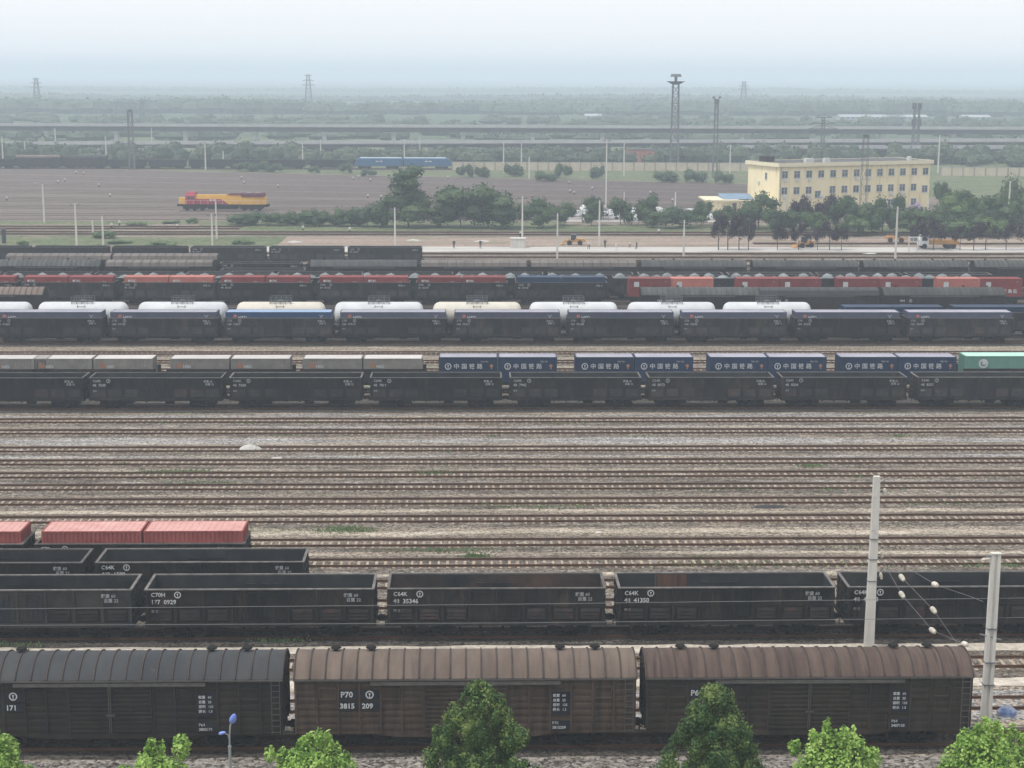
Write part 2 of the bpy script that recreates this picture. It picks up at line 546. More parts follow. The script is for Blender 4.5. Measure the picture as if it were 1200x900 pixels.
# ------------------------------------------------------------------ ground
def sheet(name, x0, y0, x1, y1, z, m, nx=1, wob=0.0):
    b = MB()
    if nx == 1:
        b.face([(x0, y0, z), (x1, y0, z), (x1, y1, z), (x0, y1, z)])
    else:
        r = random.Random(int(y0*100)+7)
        pa, pb = r.random()*9, r.random()*9
        for i in range(nx+1):
            x = x0+(x1-x0)*i/nx
            w0 = wob*(sin(x*.11+pa)+.6*sin(x*.37+pb)+.5*(r.random()-.5))
            w1 = wob*(sin(x*.13+pb)+.6*sin(x*.41+pa)+.5*(r.random()-.5))
            b.v += [(x, y0+w0, z), (x, y1+w1, z)]
            if i:
                k = 2*i
                b.f.append((k-2, k, k+1, k-1))
                b.m.append(0)
    return struct(b.build(name, m))


sheet('ground', -6500, -400, 6500, 9000, -.30, M['field'])
sheet('yard_ground', -900, -60, 900, 362, -.22, M['yard'])
GZ = -.216
for y0_, y1_ in ((156.2, 169.5), (196.0, 216.5), (217.0, 282.5)):
    sheet('ballast', -140, y0_, 160, y1_, -.2175, M['oil2'], 120, .2)  # dark sheets: painted shade around the wagon rows
sheet('path', -200, 87.75, 200, 90.0, GZ, M['path'], 200, .10)      # walkway behind the boxcars
sheet('ballast', -60, 55, 60, 74.2, GZ, M['neargrav'], 80, .1)
sheet('path', -200, 83.2, 200, 84.7, GZ, M['path'], 200, .12)
for y0, y1 in ((103.1, 103.9), (108.1, 108.6), (113.2, 114.2), (119.2, 119.8), (128.3, 129.0), (137.2, 137.8), (142.6, 144.6), (149.2, 149.9), (154.2, 155.1)):
    sheet('path', -260, y0, 260, y1, GZ, M['path2'] if y0 < 120 else M['ballastl'], 260, .34)


def rails_into(b, X0, X1, Yf, gauge=1.507, w=.072, mi=0, n=1, top=0.0, hh=.17):
    for s in (-1, 1):
        for i in range(n):
            xa, xb = X0+(X1-X0)*i/n, X0+(X1-X0)*(i+1)/n
            ya, yb = Yf(xa)+s*gauge/2, Yf(xb)+s*gauge/2
            z0, z1 = top-hh, top
            for (w0, za, zb) in ((w, z1-.045, z1), (.02, z0+.03, z1-.045), (.13, z0, z0+.03)):
                k = len(b.v)
                for (x, y) in ((xa, ya), (xb, yb)):
                    b.v += [(x, y-w0/2, za), (x, y+w0/2, za), (x, y+w0/2, zb), (x, y-w0/2, zb)]
                for q in ((0, 4, 7, 3), (1, 2, 6, 5), (3, 7, 6, 2), (0, 3, 2, 1), (4, 5, 6, 7)):
                    b.f.append(tuple(k+i for i in q))
                    b.m.append(mi)


def track(Y, X0, X1, sleepers=True, m='ballast', bw=1.75, shiny=False, slm='sleeper'):
    b = MB()
    rails_into(b, X0, X1, lambda x: Y)
    o = struct(b.build('railway_track', [M['railb' if shiny else 'rail']]))
    # ballast bed: low bank with sloping shoulders
    b = MB()
    r = random.Random(int(Y*10))
    n = int((X1-X0)/1.5)
    zt = -.165
    for i in range(n+1):
        x = X0+(X1-X0)*i/n
        e0, e1 = r.uniform(-.12, .12), r.uniform(-.12, .12)
        b.v += [(x, Y-bw-.35+e0, -.215), (x, Y-bw+.2+e0*.5, zt), (x, Y+bw-.2+e1*.5, zt), (x, Y+bw+.35+e1, -.215)]
        if i:
            k = 4*i
            for q in range(3):
                b.f.append((k-4+q, k+q, k+q+1, k-3+q))
                b.m.append(0)
    struct(b.build('ballast', M[m], o))
    if sleepers:
        b = MB()
        x = X0+.3
        while x < X1:
            jy, jx, jz = r.uniform(-.03, .03), r.uniform(-.02, .02), r.uniform(-.012, .008)
            w_ = r.uniform(.065, .10)
            b.box(x-w_+jx, Y-.48+jy, -.21, x+w_+jx, Y+.48+jy, -.135+jz)
            if r.random() < .75:
                b.box(x-.09+jx, Y-1.02+jy-.12*r.random(), -.21, x+.09+jx, Y-.86+jy, -.145+jz)
            x += .6
        struct(b.build('sleepers', M[slm], o))
        b = MB()                       # ballast heaped between the rails over the sleepers
        x = X0
        while x < X1:
            l = r.uniform(.5, 4)
            if r.random() < .45:
                yy = Y+r.uniform(-.5, .5)
                w = r.uniform(.12, .3)
                b.loft([[(x, yy, -.17), (x, yy+.02, -.17), (x, yy+.01, -.165)],
                        [(x+l*.3, yy-w, -.17), (x+l*.3, yy+w, -.17), (x+l*.3, yy, -.11)],
                        [(x+l*.7, yy-w, -.17), (x+l*.7, yy+w, -.17), (x+l*.7, yy, -.115)],
                        [(x+l, yy, -.17), (x+l, yy+.02, -.17), (x+l, yy+.01, -.165)]])
            x += l
        struct(b.build('spilled_gravel', M[m], o))
    return o


T1, T2, T3, T4, T5, T6 = 75.9, 80.5, 86.55, 91.75, 97.1, 101.1
TY = dict(T7=105.9, T8=110.7, T9=116.9, T10=122.0, T11=126.5, T12=130.5, T13=135.0, T14=139.9, T15=147.0, T16=151.9)
T17, T18, T20, T21, T22, T23, T24, B3, B2, B1, A0 = 158.3, 166.5, 197.8, 202.7, 214.5, 232.1, 237.3, 242.0, 246.6, 255.6, 279.6
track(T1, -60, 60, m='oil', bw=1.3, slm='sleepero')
track(T2, -60, 60, m='ballastl')
track(T3, -70, 70)
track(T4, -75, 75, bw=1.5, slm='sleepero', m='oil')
for Y in (T5, T6):
    track(Y, -75, 24 if Y == T5 else 12, slm='sleepero', m='oil') if 0 else track(Y, -75, 75)
for k, Y in TY.items():
    track(Y, -(Y*.36+12), Y*.36+16, bw=1.6)
for Y in (T17, T18, 173.5, 178.6, 184.0, 190.0):
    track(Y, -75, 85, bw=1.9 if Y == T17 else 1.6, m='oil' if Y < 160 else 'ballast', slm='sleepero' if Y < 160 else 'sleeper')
for Y in (T20, T21, 208.4, T22, 220, 226, T23, T24, B3, B2, B1, 261, 266.5, 272, A0, 287, 292.5, 298.5):
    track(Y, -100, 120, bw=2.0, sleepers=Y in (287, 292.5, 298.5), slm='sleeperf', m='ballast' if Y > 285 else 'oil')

# ------------------------------------------------------------------ wagons (origin: middle of the wagon, rail top)
_mesh = {}


def cached(key, fn):
    if key not in _mesh:
        _mesh[key] = fn()
    return _mesh[key]


def bogie_mesh(detail):
    def f():
        b = MB()
        for s in (-1, 1):
            y = s*1.0
            b.box(-1.15, y-.07, .38, 1.15, y+.07, .56)
            b.bar((-.9, y, .45), (-.3, y, .18), .12).bar((.9, y, .45), (.3, y, .18), .12)
            b.box(-.35, y-.09, .12, .35, y+.09, .24)
            for x in (-.875, .875):
                b.box(x-.17, y-.12, .28, x+.17, y+.12, .62)
            for x in (-.2, 0, .2):
                b.cyl((x, y, .24), (x, y, .5), .07, seg=8)
        b.box(-.25, -1.15, .5, .25, 1.15, .78)
        for x in (-.875, .875):
            b.cyl((x, -.95, .42), (x, .95, .42), .08, seg=8)
            if not detail:
                for s in (-1, 1):
                    b.cyl((x, s*.75-.06, .42), (x, s*.75+.06, .42), .42, seg=14)
        return b.mesh('bogie', M['under'])
    return cached(('bogie', detail), f)


def wheel_mesh():
    def f():
        b = MB()
        b.cyl((0, -.065, 0), (0, .065, 0), .42, seg=24)
        b.cyl((0, .03, 0), (0, .08, 0), .455, seg=24)
        b.cyl((0, -.09, 0), (0, .09, 0), .12, seg=12)
        return b.mesh('wheel', M['wheel'])
    return cached('wheel', f)


def running_gear(root, L, detail, cb=None):
    cb = L/2-2.05 if cb is None else cb
    for s in (-1, 1):
        bo = link('bogie', bogie_mesh(detail), root, (s*cb, 0, 0))
        if detail:
            for x in (-.875, .875):
                for y in (-.75, .75):
                    w = link('wheel', wheel_mesh(), bo, (x, y, .42))
                    if y < 0:
                        w.rotation_euler.z = 0
        def cf():
            b = MB()
            b.box(-.12, -.11, .78, .28, .11, 1.0)
            b.box(.24, -.17, .74, .42, .15, 1.05)
            b.cyl((.2, .35, .55), (.2, .35, .95), .03, seg=6)
            b.bar((-.1, .35, .95), (.25, .35, .7), .05)
            return b.mesh('coupler', M['under'])
        c = link('coupler', cached('coupler', cf), root, (s*(L/2), 0, 0))
        if s < 0:
            c.rotation_euler.z = pi


GW = 1.475


def gondola_meshes(L):
    def f():
        b = MB()
        h0, h1 = 1.08, 3.10
        hl = L/2
        # shell
        for s in (-1, 1):
            b.box(-hl, s*(GW-.10), h0, hl, s*(GW-.05), h1)
            b.box(s*hl, -GW+.05, h0, s*(hl-.06), GW-.05, h1)
        b.box(-hl+.06, -GW+.1, h0, hl-.06, GW-.1, h0+.06, 1)
        # inner lining, a little inside the shell
        for s in (-1, 1):
            b.box(-hl+.062, s*(GW-.125), h0+.062, hl-.062, s*(GW-.102), h1-.01, 1)
            b.box(s*(hl-.062), -GW+.13, h0+.062, s*(hl-.085), GW-.13, h1-.01, 1)
        n = 10
        for i in range(1, n):                     # inner stiffening creases and hand holds
            x = -hl+L*i/n
            b.box(x-.03, GW-.15, h0+.1, x+.03, GW-.126, h1-.1, 1)
        for x in (-1.2, -.3, .45):
            b.box(x, GW-.18, 2.55, x+.62, GW-.127, 2.60, 1)
        b.box(-hl+.1, GW-.17, 2.05, hl-.1, GW-.127, 2.09, 1)
        # side posts
        bays = 8
        xs = [-hl+.08+(L-.16)*i/bays for i in range(bays+1)]
        for s in (-1, 1):
            ys = sorted((s*(GW-.05), s*(GW+.035)))
            for i, x in enumerate(xs):
                b.box(x-.07, ys[0], h0-.18, x+.07, ys[1], h1)
            ys2 = sorted((s*(GW-.05), s*(GW+.0)))
            for i in range(bays):
                xa, xb = xs[i]+.07, xs[i+1]-.07
                xm = (xa+xb)/2
                if i in (3, 4):                   # centre double doors
                    for k in range(5):
                        x = xa+(xb-xa)*(k+.5)/5
                        b.box(x-.035, ys2[0], h0+.05, x+.035, ys2[1], 2.85)
                    b.box(xa, ys2[0], 2.85, xb, ys2[1]+.01*s, 2.93)
                    b.box(xa, ys2[0], 1.25, xb, ys2[1]+.01*s, 1.33)
                else:                             # drop door with ridges below, braces above
                    w = (xb-xa)*.42
                    b.box(xm-w, ys2[0], 1.22, xm+w, ys2[1]-.02*s, 1.98, 2)
                    for z in (1.22, 1.42, 1.62, 1.92):
                        b.box(xm-w-.03, ys2[0], z, xm+w+.03, ys2[1]+.03*s, z+.055, 2)
                    for x in (xm-w, xm+w-.05):
                        b.box(x, ys2[0], 1.15, x+.05, ys2[1]+.035*s, 2.02, 2)
                    yy = s*(GW-.035)
                    b.bar((xa, yy, 2.12), (xm-.1, yy, 3.0), .06)
                    b.bar((xb, yy, 2.12), (xm+.1, yy, 3.0), .06)
            b.box(-hl, ys2[0], 2.04, hl, ys2[1]+.008*s, 2.11)
            b.box(-hl, s*(GW-.12), h0-.2, hl, s*(GW+.045), h0+.03)      # side sill
        for s in (-1, 1):                         # end ribs
            for z in (1.5, 2.0, 2.5):
                b.box(s*hl, -GW+.1, z, s*(hl+.06), GW-.1, z+.1)
            for y in (-.9, 0, .9):
                b.box(s*hl, y-.06, h0, s*(hl+.05), y+.06, h1-.05)
            b.box(s*(hl-.02), -GW, h0-.2, s*(hl+.1), GW, h0+.02)
        body = b.mesh('body', [M['black'], M['inner'], M['doorp']])
        b = MB()
        for s in (-1, 1):
            b.box(-hl-.05, s*(GW-.115), h1, hl+.05, s*(GW+.045), h1+.06)
            b.box(s*(hl-.11), -GW+.116, h1, s*(hl+.05), GW-.116, h1+.06)
        rim = b.mesh('rim', M['rim'])
        b = MB()
        b.box(-hl+.2, -.18, .55, hl-.2, .18, .87)
        for x in (-2.2, -1.0, .3, 1.6):
            b.box(x, -GW+.05, .7, x+.14, GW-.05, .87)
        b.box(-3.2, -1.1, .45, -2.4, -.5, .86)
        b.cyl((.8, -.9, .62), (1.7, -.9, .62), .2, seg=10)
        b.cyl((2.0, .7, .6), (2.9, .7, .6), .22, seg=10)
        b.bar((-3.5, -1.25, .5), (3.5, -1.25, .5), .045)
        for x in (-3.5, 3.5):
            b.bar((x, -1.25, .5), (x+(1.2 if x > 0 else -1.2), -1.25, .87), .04)
        under = b.mesh('underframe', M['under'])
        b = MB()
        for z in (1.15, 1.45, 1.75, 2.05, 2.35, 2.65):
            b.box(-hl+.17, -GW-.09, z, -hl+.55, -GW-.065, z+.025)
        for x in (-hl+.16, -hl+.55):
            b.box(x, -GW-.09, 1.0, x+.03, -GW-.036, 2.9)
        lad = b.mesh('ladder', M['under'])
        return body, rim, under, lad
    return cached(('gon', L), f)


def gondola(X, Y, L, label, group, nums=None, detail=False, inner=None, faded=False, marks=True):
    root = empty('gondola_wagon', (X, Y, 0), label, 'open wagon', group)
    body, rim, under, lad = gondola_meshes(L)
    if inner or faded:
        body = remat(body, [M['black2' if faded else 'black'], M[inner or 'inner'], M['doorp']])
    link('body', body, root)
    link('rim', rim, root)
    link('underframe', under, root)
    if detail:
        link('ladder', lad, root)
    running_gear(root, L, detail)
    if marks:
        t = nums or ('C64K', '48  35218')
        x0 = -L/2+.32
        y = -GW-.045
        wm = 'white' if detail else 'white_dim'
        add_text(root, t[0], .34, x0+.02, y, 2.72, wm, bold=.006)
        add_text(root, t[1], .36, x0, y, 2.28, wm, bold=.008)

        def ef():
            b = MB()
            emblem_into(b, 0, 0, 0, .2)
            return b.mesh('emblem', M[wm])
        link('emblem', cached(('emb', wm), ef), root, (x0+1.55, y, 2.83))
        if detail or nums:
            add_text(root, '载重 60', .26, L/2-1.75, y, 2.68, 'white_dim', bold=.004)
            add_text(root, '自重 22', .26, L/2-1.6, y, 2.40, 'white_dim', bold=.004)
            add_text(root, '容积', .2, x0, y, 1.75, 'white_dim')
        else:
            add_text(root, '载重 60', .3, L/2-1.6, y, 2.6, 'white_dim', bold=.004)
    return root


def row_x(x, y, z):
    return at(x, y, z).x


class Count:
    def __init__(s):
        s.n = -1

    def __call__(s):
        s.n += 1
        return ORD[s.n]


# ---- boxcars
BW, EAVE = 1.5, 3.80


def roof_pt(a, r=1.0):
    "arched roof section, a from -1 (near eave) to 1"
    y = a*(BW+.10)
    z = EAVE+.80*(1-abs(a)**2.3)
    return y, z


def boxcar_meshes(L, flat=False):
    def f():
        hl = L/2
        b = MB()
        b.box(-hl, -BW, 1.05, hl, BW, EAVE)
        # fish-belly side sill
        for s in (-1, 1):
            y0, y1 = sorted((s*(BW-.12), s*(BW+.02)))
            k = 3.2
            pr = [(-hl, 1.05), (-hl, .95), (-hl+3.9, .95), (-hl+4.9, .78), (hl-4.9, .78), (hl-3.9, .95), (hl, .95), (hl, 1.05)]
            b.loft([[(x, y0, z) for x, z in pr], [(x, y1, z) for x, z in pr]])
            n = 16
            xs = [-hl+.03+(L-.06)*i/n for i in range(n+1)]
            for i, x in enumerate(xs):
                if i in (7, 8, 9):
                    continue
                ya, yb = sorted((s*BW, s*(BW+.11)))
                b.box(x-.045, ya, 1.03, x+.045, yb, EAVE-.03)
            for i in range(n):
                if 6 <= i <= 9:
                    continue
                xa, xb = xs[i]+.045, xs[i+1]-.045
                ya, yb = sorted((s*BW, s*(BW+.05)))
                win = i in (1, 4, 11, 14)
                for z in (1.25, 1.6, 1.95, 2.3, 2.65, 3.0, 3.35):
                    if win and z > 2.5:
                        continue
                    b.box(xa, ya, z, xb, yb, z+.17)
                if win:                            # shuttered window opening
                    ye = s*(BW+.085)
                    y2, y3 = sorted((s*BW, ye))
                    b.box(xa+.03, y2, 3.28, xb-.03, y3, 3.34)
                    b.box(xa+.03, y2, 2.72, xb-.03, y3, 2.78)
                    b.box(xa+.03, y2, 2.781, xa+.09, y3, 3.279)
                    b.box(xb-.09, y2, 2.781, xb-.03, y3, 3.279)
        for s in (-1, 1):
            for y in (-1.2, -.6, 0, .6, 1.2):
                b.box(s*hl, y-.05, 1.05, s*(hl+.06), y+.05, EAVE-.05)
            for z in (1.5, 2.1, 2.7, 3.3):
                b.box(s*hl, -BW+.05, z, s*(hl+.045), BW-.05, z+.08)
        # gable ends up to the roof
        na = 12
        for s in (-1, 1):
            pts = [(s*(hl-.01), *roof_pt(-1+2*i/na)) for i in range(na+1)]
            pts = [(x, y*.93, max(EAVE-.02, z-.06)) for x, y, z in pts]
            b.face(pts if s < 0 else pts[::-1])
        body = b.mesh('body', M['boxo'])
        # roof
        b = MB()
        if flat:
            rp = [(-(BW+.06), EAVE-.02), (-(BW-.1), EAVE+.52), (-.7, EAVE+.72), (.7, EAVE+.72), (BW-.1, EAVE+.52), (BW+.06, EAVE-.02)]
        else:
            rp = [roof_pt(-1+2*i/20) for i in range(21)]
        ring = lambda x, g=0.0: [(x, y*(1+g*.6), z+g) for y, z in rp]
        inn = lambda x: [(x, y*.96, z-.06) for y, z in reversed(rp)]
        k = len(rp)
        b.loft([ring(-hl-.08)+inn(-hl-.08), ring(hl+.08)+inn(hl+.08)])
        nr = 22 if not flat else 12
        for i in range(nr+1):
            x = -hl-.03+(L+.06)*i/nr
            b.loft([ring(x-.03, .045)+inn(x-.03), ring(x+.03, .055)+inn(x+.03)], 1)
        roof = b.mesh('roof', [M['roofg'], M['roofseam']])
        if not flat:
            for p in roof.polygons:
                pass
        b = MB()
        for s in (-1, 1):
            y0, y1 = sorted((s*(BW+.05), s*(BW+.16)))
            b.box(-hl-.06, y0, EAVE-.10, hl+.06, y1, EAVE-.02)
        gutter = b.mesh('eave_strip', M['eave'])
        b = MB()
        b.cyl((0, 0, 0), (0, 0, .16), .1, seg=10)
        b.cyl((0, 0, .14), (0, 0, .22), .27, .2, seg=14)
        vent = b.mesh('roof_vent', M['under'])
        # door leaf: horizontal pressings
        b = MB()
        b.box(0, 0, 0, 1.98, .03, 2.55)
        for i in range(11):
            b.box(.05, -.085, .08+i*.225, 1.93, 0, .08+i*.225+.11)
        for x in (0, 1.92):
            b.box(x, -.11, 0, x+.06, 0.001, 2.55)
        b.box(.9, -.09, 1.0, 1.0, -.045, 1.5)
        door = b.mesh('door', M['boxo'])
        b = MB()
        b.box(-4.6, -.02, 0, 4.6, .08, .09)
        b.box(-4.6, -.06, -.05, 4.6, -.02, .01)
        drail = b.mesh('door_rail', M['eave'])
        b = MB()
        b.box(-hl+.2, -.18, .5, hl-.2, .18, .95)
        for x in (-2.6, -1.0, .6, 2.2):
            b.box(x, -BW+.1, .7, x+.16, BW-.1, .95)
        b.box(-1.9, -1.2, .3, -1.1, -.5, .8)
        b.cyl((.8, -1.0, .5), (1.9, -1.0, .5), .22, seg=10)
        b.bar((-4.5, -1.3, .45), (4.5, -1.3, .45), .05)
        b.box(hl-3.7, -BW-.05, .90, hl-2.4, -BW+.08, .945)
        under = b.mesh('underframe', M['under'])
        return body, roof, gutter, vent, door, drail, under
    return cached(('box', L, flat), f)


def boxcar(X, Y, L, label, group, body_m='boxo', roof_m='roofg', detail=False, flat=False, number=None, rust_door=False, panels=True, vents=True):
    body, roof, gutter, vent, door, drail, under = boxcar_meshes(L, flat)
    root = empty('boxcar', (X, Y, 0), label, 'covered wagon', group)
    link('body', cached((body.name, body_m, L, flat), lambda: remat(body, [M[body_m]])), root)
    link('roof', cached((roof.name, roof_m, L, flat), lambda: remat(roof, [M[roof_m], M['roofseam']])), root)
    link('eave_strip', gutter, root)
    link('underframe', under, root)
    dm = cached((door.name, body_m), lambda: remat(door, [M[body_m]]))
    for x in (-1.99, .01):
        link('door', dm, root, (x, -BW-.055, 1.1))
    link('door_rail', drail, root, (0, -BW-.17, 3.55))
    if vents and not flat:
        for x in ([-.405, -.3, .3, .405] if detail else [-.4, -.2, .2, .4]):
            link('roof_vent', vent, root, (x*L-.3*(x > 0)+.3*(x < 0), .25, EAVE+.78))
    if detail:
        def lf():
            b = MB()
            for x_ in (L/2-.52, L/2-.12):
                b.box(x_, -BW-.17, 1.0, x_+.035, -BW-.14, EAVE-.05)
            for k_ in range(9):
                b.box(L/2-.52, -BW-.165, 1.1+k_*.3, L/2-.085, -BW-.145, 1.13+k_*.3)
            return b.mesh('ladder', M['eave'])
        link('ladder', cached(('blad', L), lf), root)

        def bf():
            b = MB()
            for x_ in (-.06, .03):
                b.cyl((x_, -BW-.2, 1.15), (x_, -BW-.2, 3.55), .022, seg=6)
            b.box(-.2, -BW-.22, 2.0, .2, -BW-.17, 2.08)
            return b.mesh('door_latch', M['eave'])
        link('door_latch', cached('dlatch', bf), root)
    running_gear(root, L, detail, L/2-2.6)
    if panels:
        n = 16
        xs = [-L/2+.03+(L-.06)*i/n for i in range(n+1)]
        y = -BW-.10

        def pnl(i, z0, z1):
            def pf():
                b = MB()
                b.box(xs[i]+.06, y, z0, xs[i+1]-.06, y+.01, z1)
                return b.mesh('label_panel', M['panel'])
            return link('label_panel', cached(('panel', L, i, z0), pf), root)
        pa, pb, pc, pd = pnl(2, 2.75, 3.22), pnl(3, 2.75, 3.22), pnl(2, 2.22, 2.62), pnl(3, 2.22, 2.62)
        pn, pe = pnl(12, 1.95, 3.1), pnl(12, 1.15, 1.62)
        nm = number or ('P64', '3815', '209')
        yy = y-.006
        add_text(pa, nm[0], .40, xs[2]+.12, yy, 2.87, bold=.008)
        add_text(pc, nm[1], .36, xs[2]+.08, yy, 2.30, bold=.010)
        add_text(pd, nm[2], .36, xs[3]+.12, yy, 2.30, bold=.010)

        def ef():
            b = MB()
            emblem_into(b, 0, 0, 0, .2)
            return b.mesh('emblem', M['white'])
        link('emblem', cached('embox', ef), pb, (xs[3]+.5, yy, 3.0))
        if detail:
            for i_, s_ in enumerate(('载重', '自重', '容积', '换长')):
                add_text(pn, s_, .17, xs[12]+.12, yy, 2.85-.24*i_, 'white', bold=.002)
            for i_, s_ in enumerate(('60', '25', '135', '1.5')):
                add_text(pn, s_, .17, xs[12]+.58, yy, 2.85-.24*i_, 'white', bold=.002)
            add_text(pe, nm[0], .2, xs[12]+.1, yy, 1.43, 'white')
            add_text(pe, nm[1]+nm[2], .19, xs[12]+.1, yy, 1.2, 'white', bold=.003)
    return root


# ---- flat wagon, tank wagon
def flat_wagon(X, Y, L, label, group, boards=False):
    root = empty('flat_wagon', (X, Y, 0), label, 'flat wagon', group)
    if boards:
        def bf():
            b = MB()
            for s in (-1, 1):
                b.box(-L/2, s*1.36, 1.0, L/2, s*1.42, 2.5)
                for i in range(11):
                    x = -L/2+.1+(L-.2)*i/10
                    b.box(x-.05, s*1.42, .95, x+.05, s*1.47, 2.52)
            return b.mesh('side_boards', M['black'])
        link('side_boards', cached(('boards', L), bf), root)

    def f():
        b = MB()
        hl = L/2
        for s in (-1, 1):
            b.box(-hl, s*1.2, .78, hl, s*1.35, 1.10)
            b.box(s*(hl-.2), -1.2, .78, s*hl, 1.2, 1.10)
        for i in range(9):
            x = -hl+.3+(L-.6)*i/8
            b.box(x-.08, -1.2, .85, x+.08, 1.2, 1.05)
        b.box(-hl+.2, -.2, .6, hl-.2, .2, 1.02)
        return b.mesh('frame', M['under'])
    link('frame', cached(('flat', L), f), root)
    running_gear(root, L, False)
    return root


def tank_wagon(X, Y, label, group, m='tank'):
    root = empty('tank_wagon', (X, Y, 0), label, 'tank wagon', group)
    L = 11.2

    def f():
        b = MB()
        hl, R, seg = 5.6, 1.5, 28
        cz = 2.75
        rings = []
        for x, r in ((-hl, .3), (-hl+.06, .75), (-hl+.22, 1.15), (-hl+.5, 1.4), (-hl+.85, R), (-.02, R), (0, R), (hl-.85, R), (hl-.5, 1.4), (hl-.22, 1.15), (hl-.06, .75), (hl, .3)):
            rings.append([(x, cos(2*pi*i/seg)*r, cz+sin(2*pi*i/seg)*r) for i in range(seg)])
        b.loft(rings)
        return b.mesh('barrel', M['tank'], smooth=True)
    me = cached('barrel', f)
    link('barrel', cached(('barrel', m), lambda: remat(me, [M[m]])), root)

    def g():
        b = MB()
        b.cyl((0, 0, 4.2), (0, 0, 4.5), .35, seg=14)
        b.box(-1.3, -.7, 4.28, 1.3, -.55, 4.33)
        b.box(-1.3, .55, 4.28, 1.3, .7, 4.33)
        for x in (-1.3, 1.3):
            b.box(x-.03, -.7, 4.28, x+.03, .7, 4.33)
        for x in (-1.3, -.65, 0, .65, 1.3):
            for y in (-.72, .72):
                b.bar((x, y, 3.9), (x, y, 4.95), .05)
        for y in (-.72, .72):
            b.bar((-1.3, y, 4.95), (1.3, y, 4.95), .05)
            b.bar((-1.3, y, 4.65), (1.3, y, 4.65), .04)
        return b.mesh('hatch_platform', M['lattice'])
    link('hatch_platform', cached('hatch', g), root)

    def w():
        b = MB()
        b.box(-5.9, -1.5, 1.0, 5.9, -1.25, 1.1)
        b.box(-5.9, 1.25, 1.0, 5.9, 1.5, 1.1)
        b.box(-5.9, -.25, .7, 5.9, .25, 1.15)
        for x in (-5.9, 5.7):
            b.box(x, -1.5, .8, x+.2, 1.5, 1.12)
        for x in (-4, 4):
            b.box(x-.3, -1.2, 1.1, x+.3, 1.2, 1.75)
        for x in (-.45, .45):
            b.bar((x, -1.75, 1.0), (x, -1.1, 4.0), .05)
        for i in range(9):
            b.bar((-.45, -1.73+i*.07, 1.2+i*.33), (.45, -1.73+i*.07, 1.2+i*.33), .035)
        return b.mesh('underframe', M['under'])
    link('underframe', cached('tankunder', w), root)
    running_gear(root, 11.9, False)
    return root


def container_mesh(L, Hc=2.59, lod=0):
    def f():
        b = MB()
        hl, w = L/2, 1.22
        b.box(-hl+.02, -w+.05, .12, hl-.02, w-.05, Hc-.06)
        n = int(L/.28)
        for i in range(n):
            x = -hl+.12+(L-.24)*(i+.5)/n
            for s in (-1, 1):
                ya, yb = sorted((s*(w-.05), s*(w-.012)))
                b.box(x-.075, ya, .16, x+.075, yb, Hc-.12)
        for s in (-1, 1):
            b.box(-hl, s*(w-.09), 0, hl, s*w, .14)
            b.box(-hl, s*(w-.07), Hc-.10, hl, s*w, Hc-.012)
            for t in (-1, 1):
                b.box(t*hl, s*(w+.002), -.005, t*(hl-.14), s*(w-.14), Hc-.004)
            b.box(s*(hl+.001), -w+.14, Hc-.12, s*(hl-.1), w-.14, Hc-.013)
            for k in range(7):
                y = -w+.25+k*.32
                b.box(s*hl, y, .15, s*(hl+.025), y+.14, Hc-.15)
        k = int(L/.42)
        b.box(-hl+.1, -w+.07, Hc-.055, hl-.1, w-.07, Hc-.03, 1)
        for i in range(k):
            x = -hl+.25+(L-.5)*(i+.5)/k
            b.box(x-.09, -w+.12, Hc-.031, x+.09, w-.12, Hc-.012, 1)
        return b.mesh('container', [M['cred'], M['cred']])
    return cached(('cont', L, Hc), f)


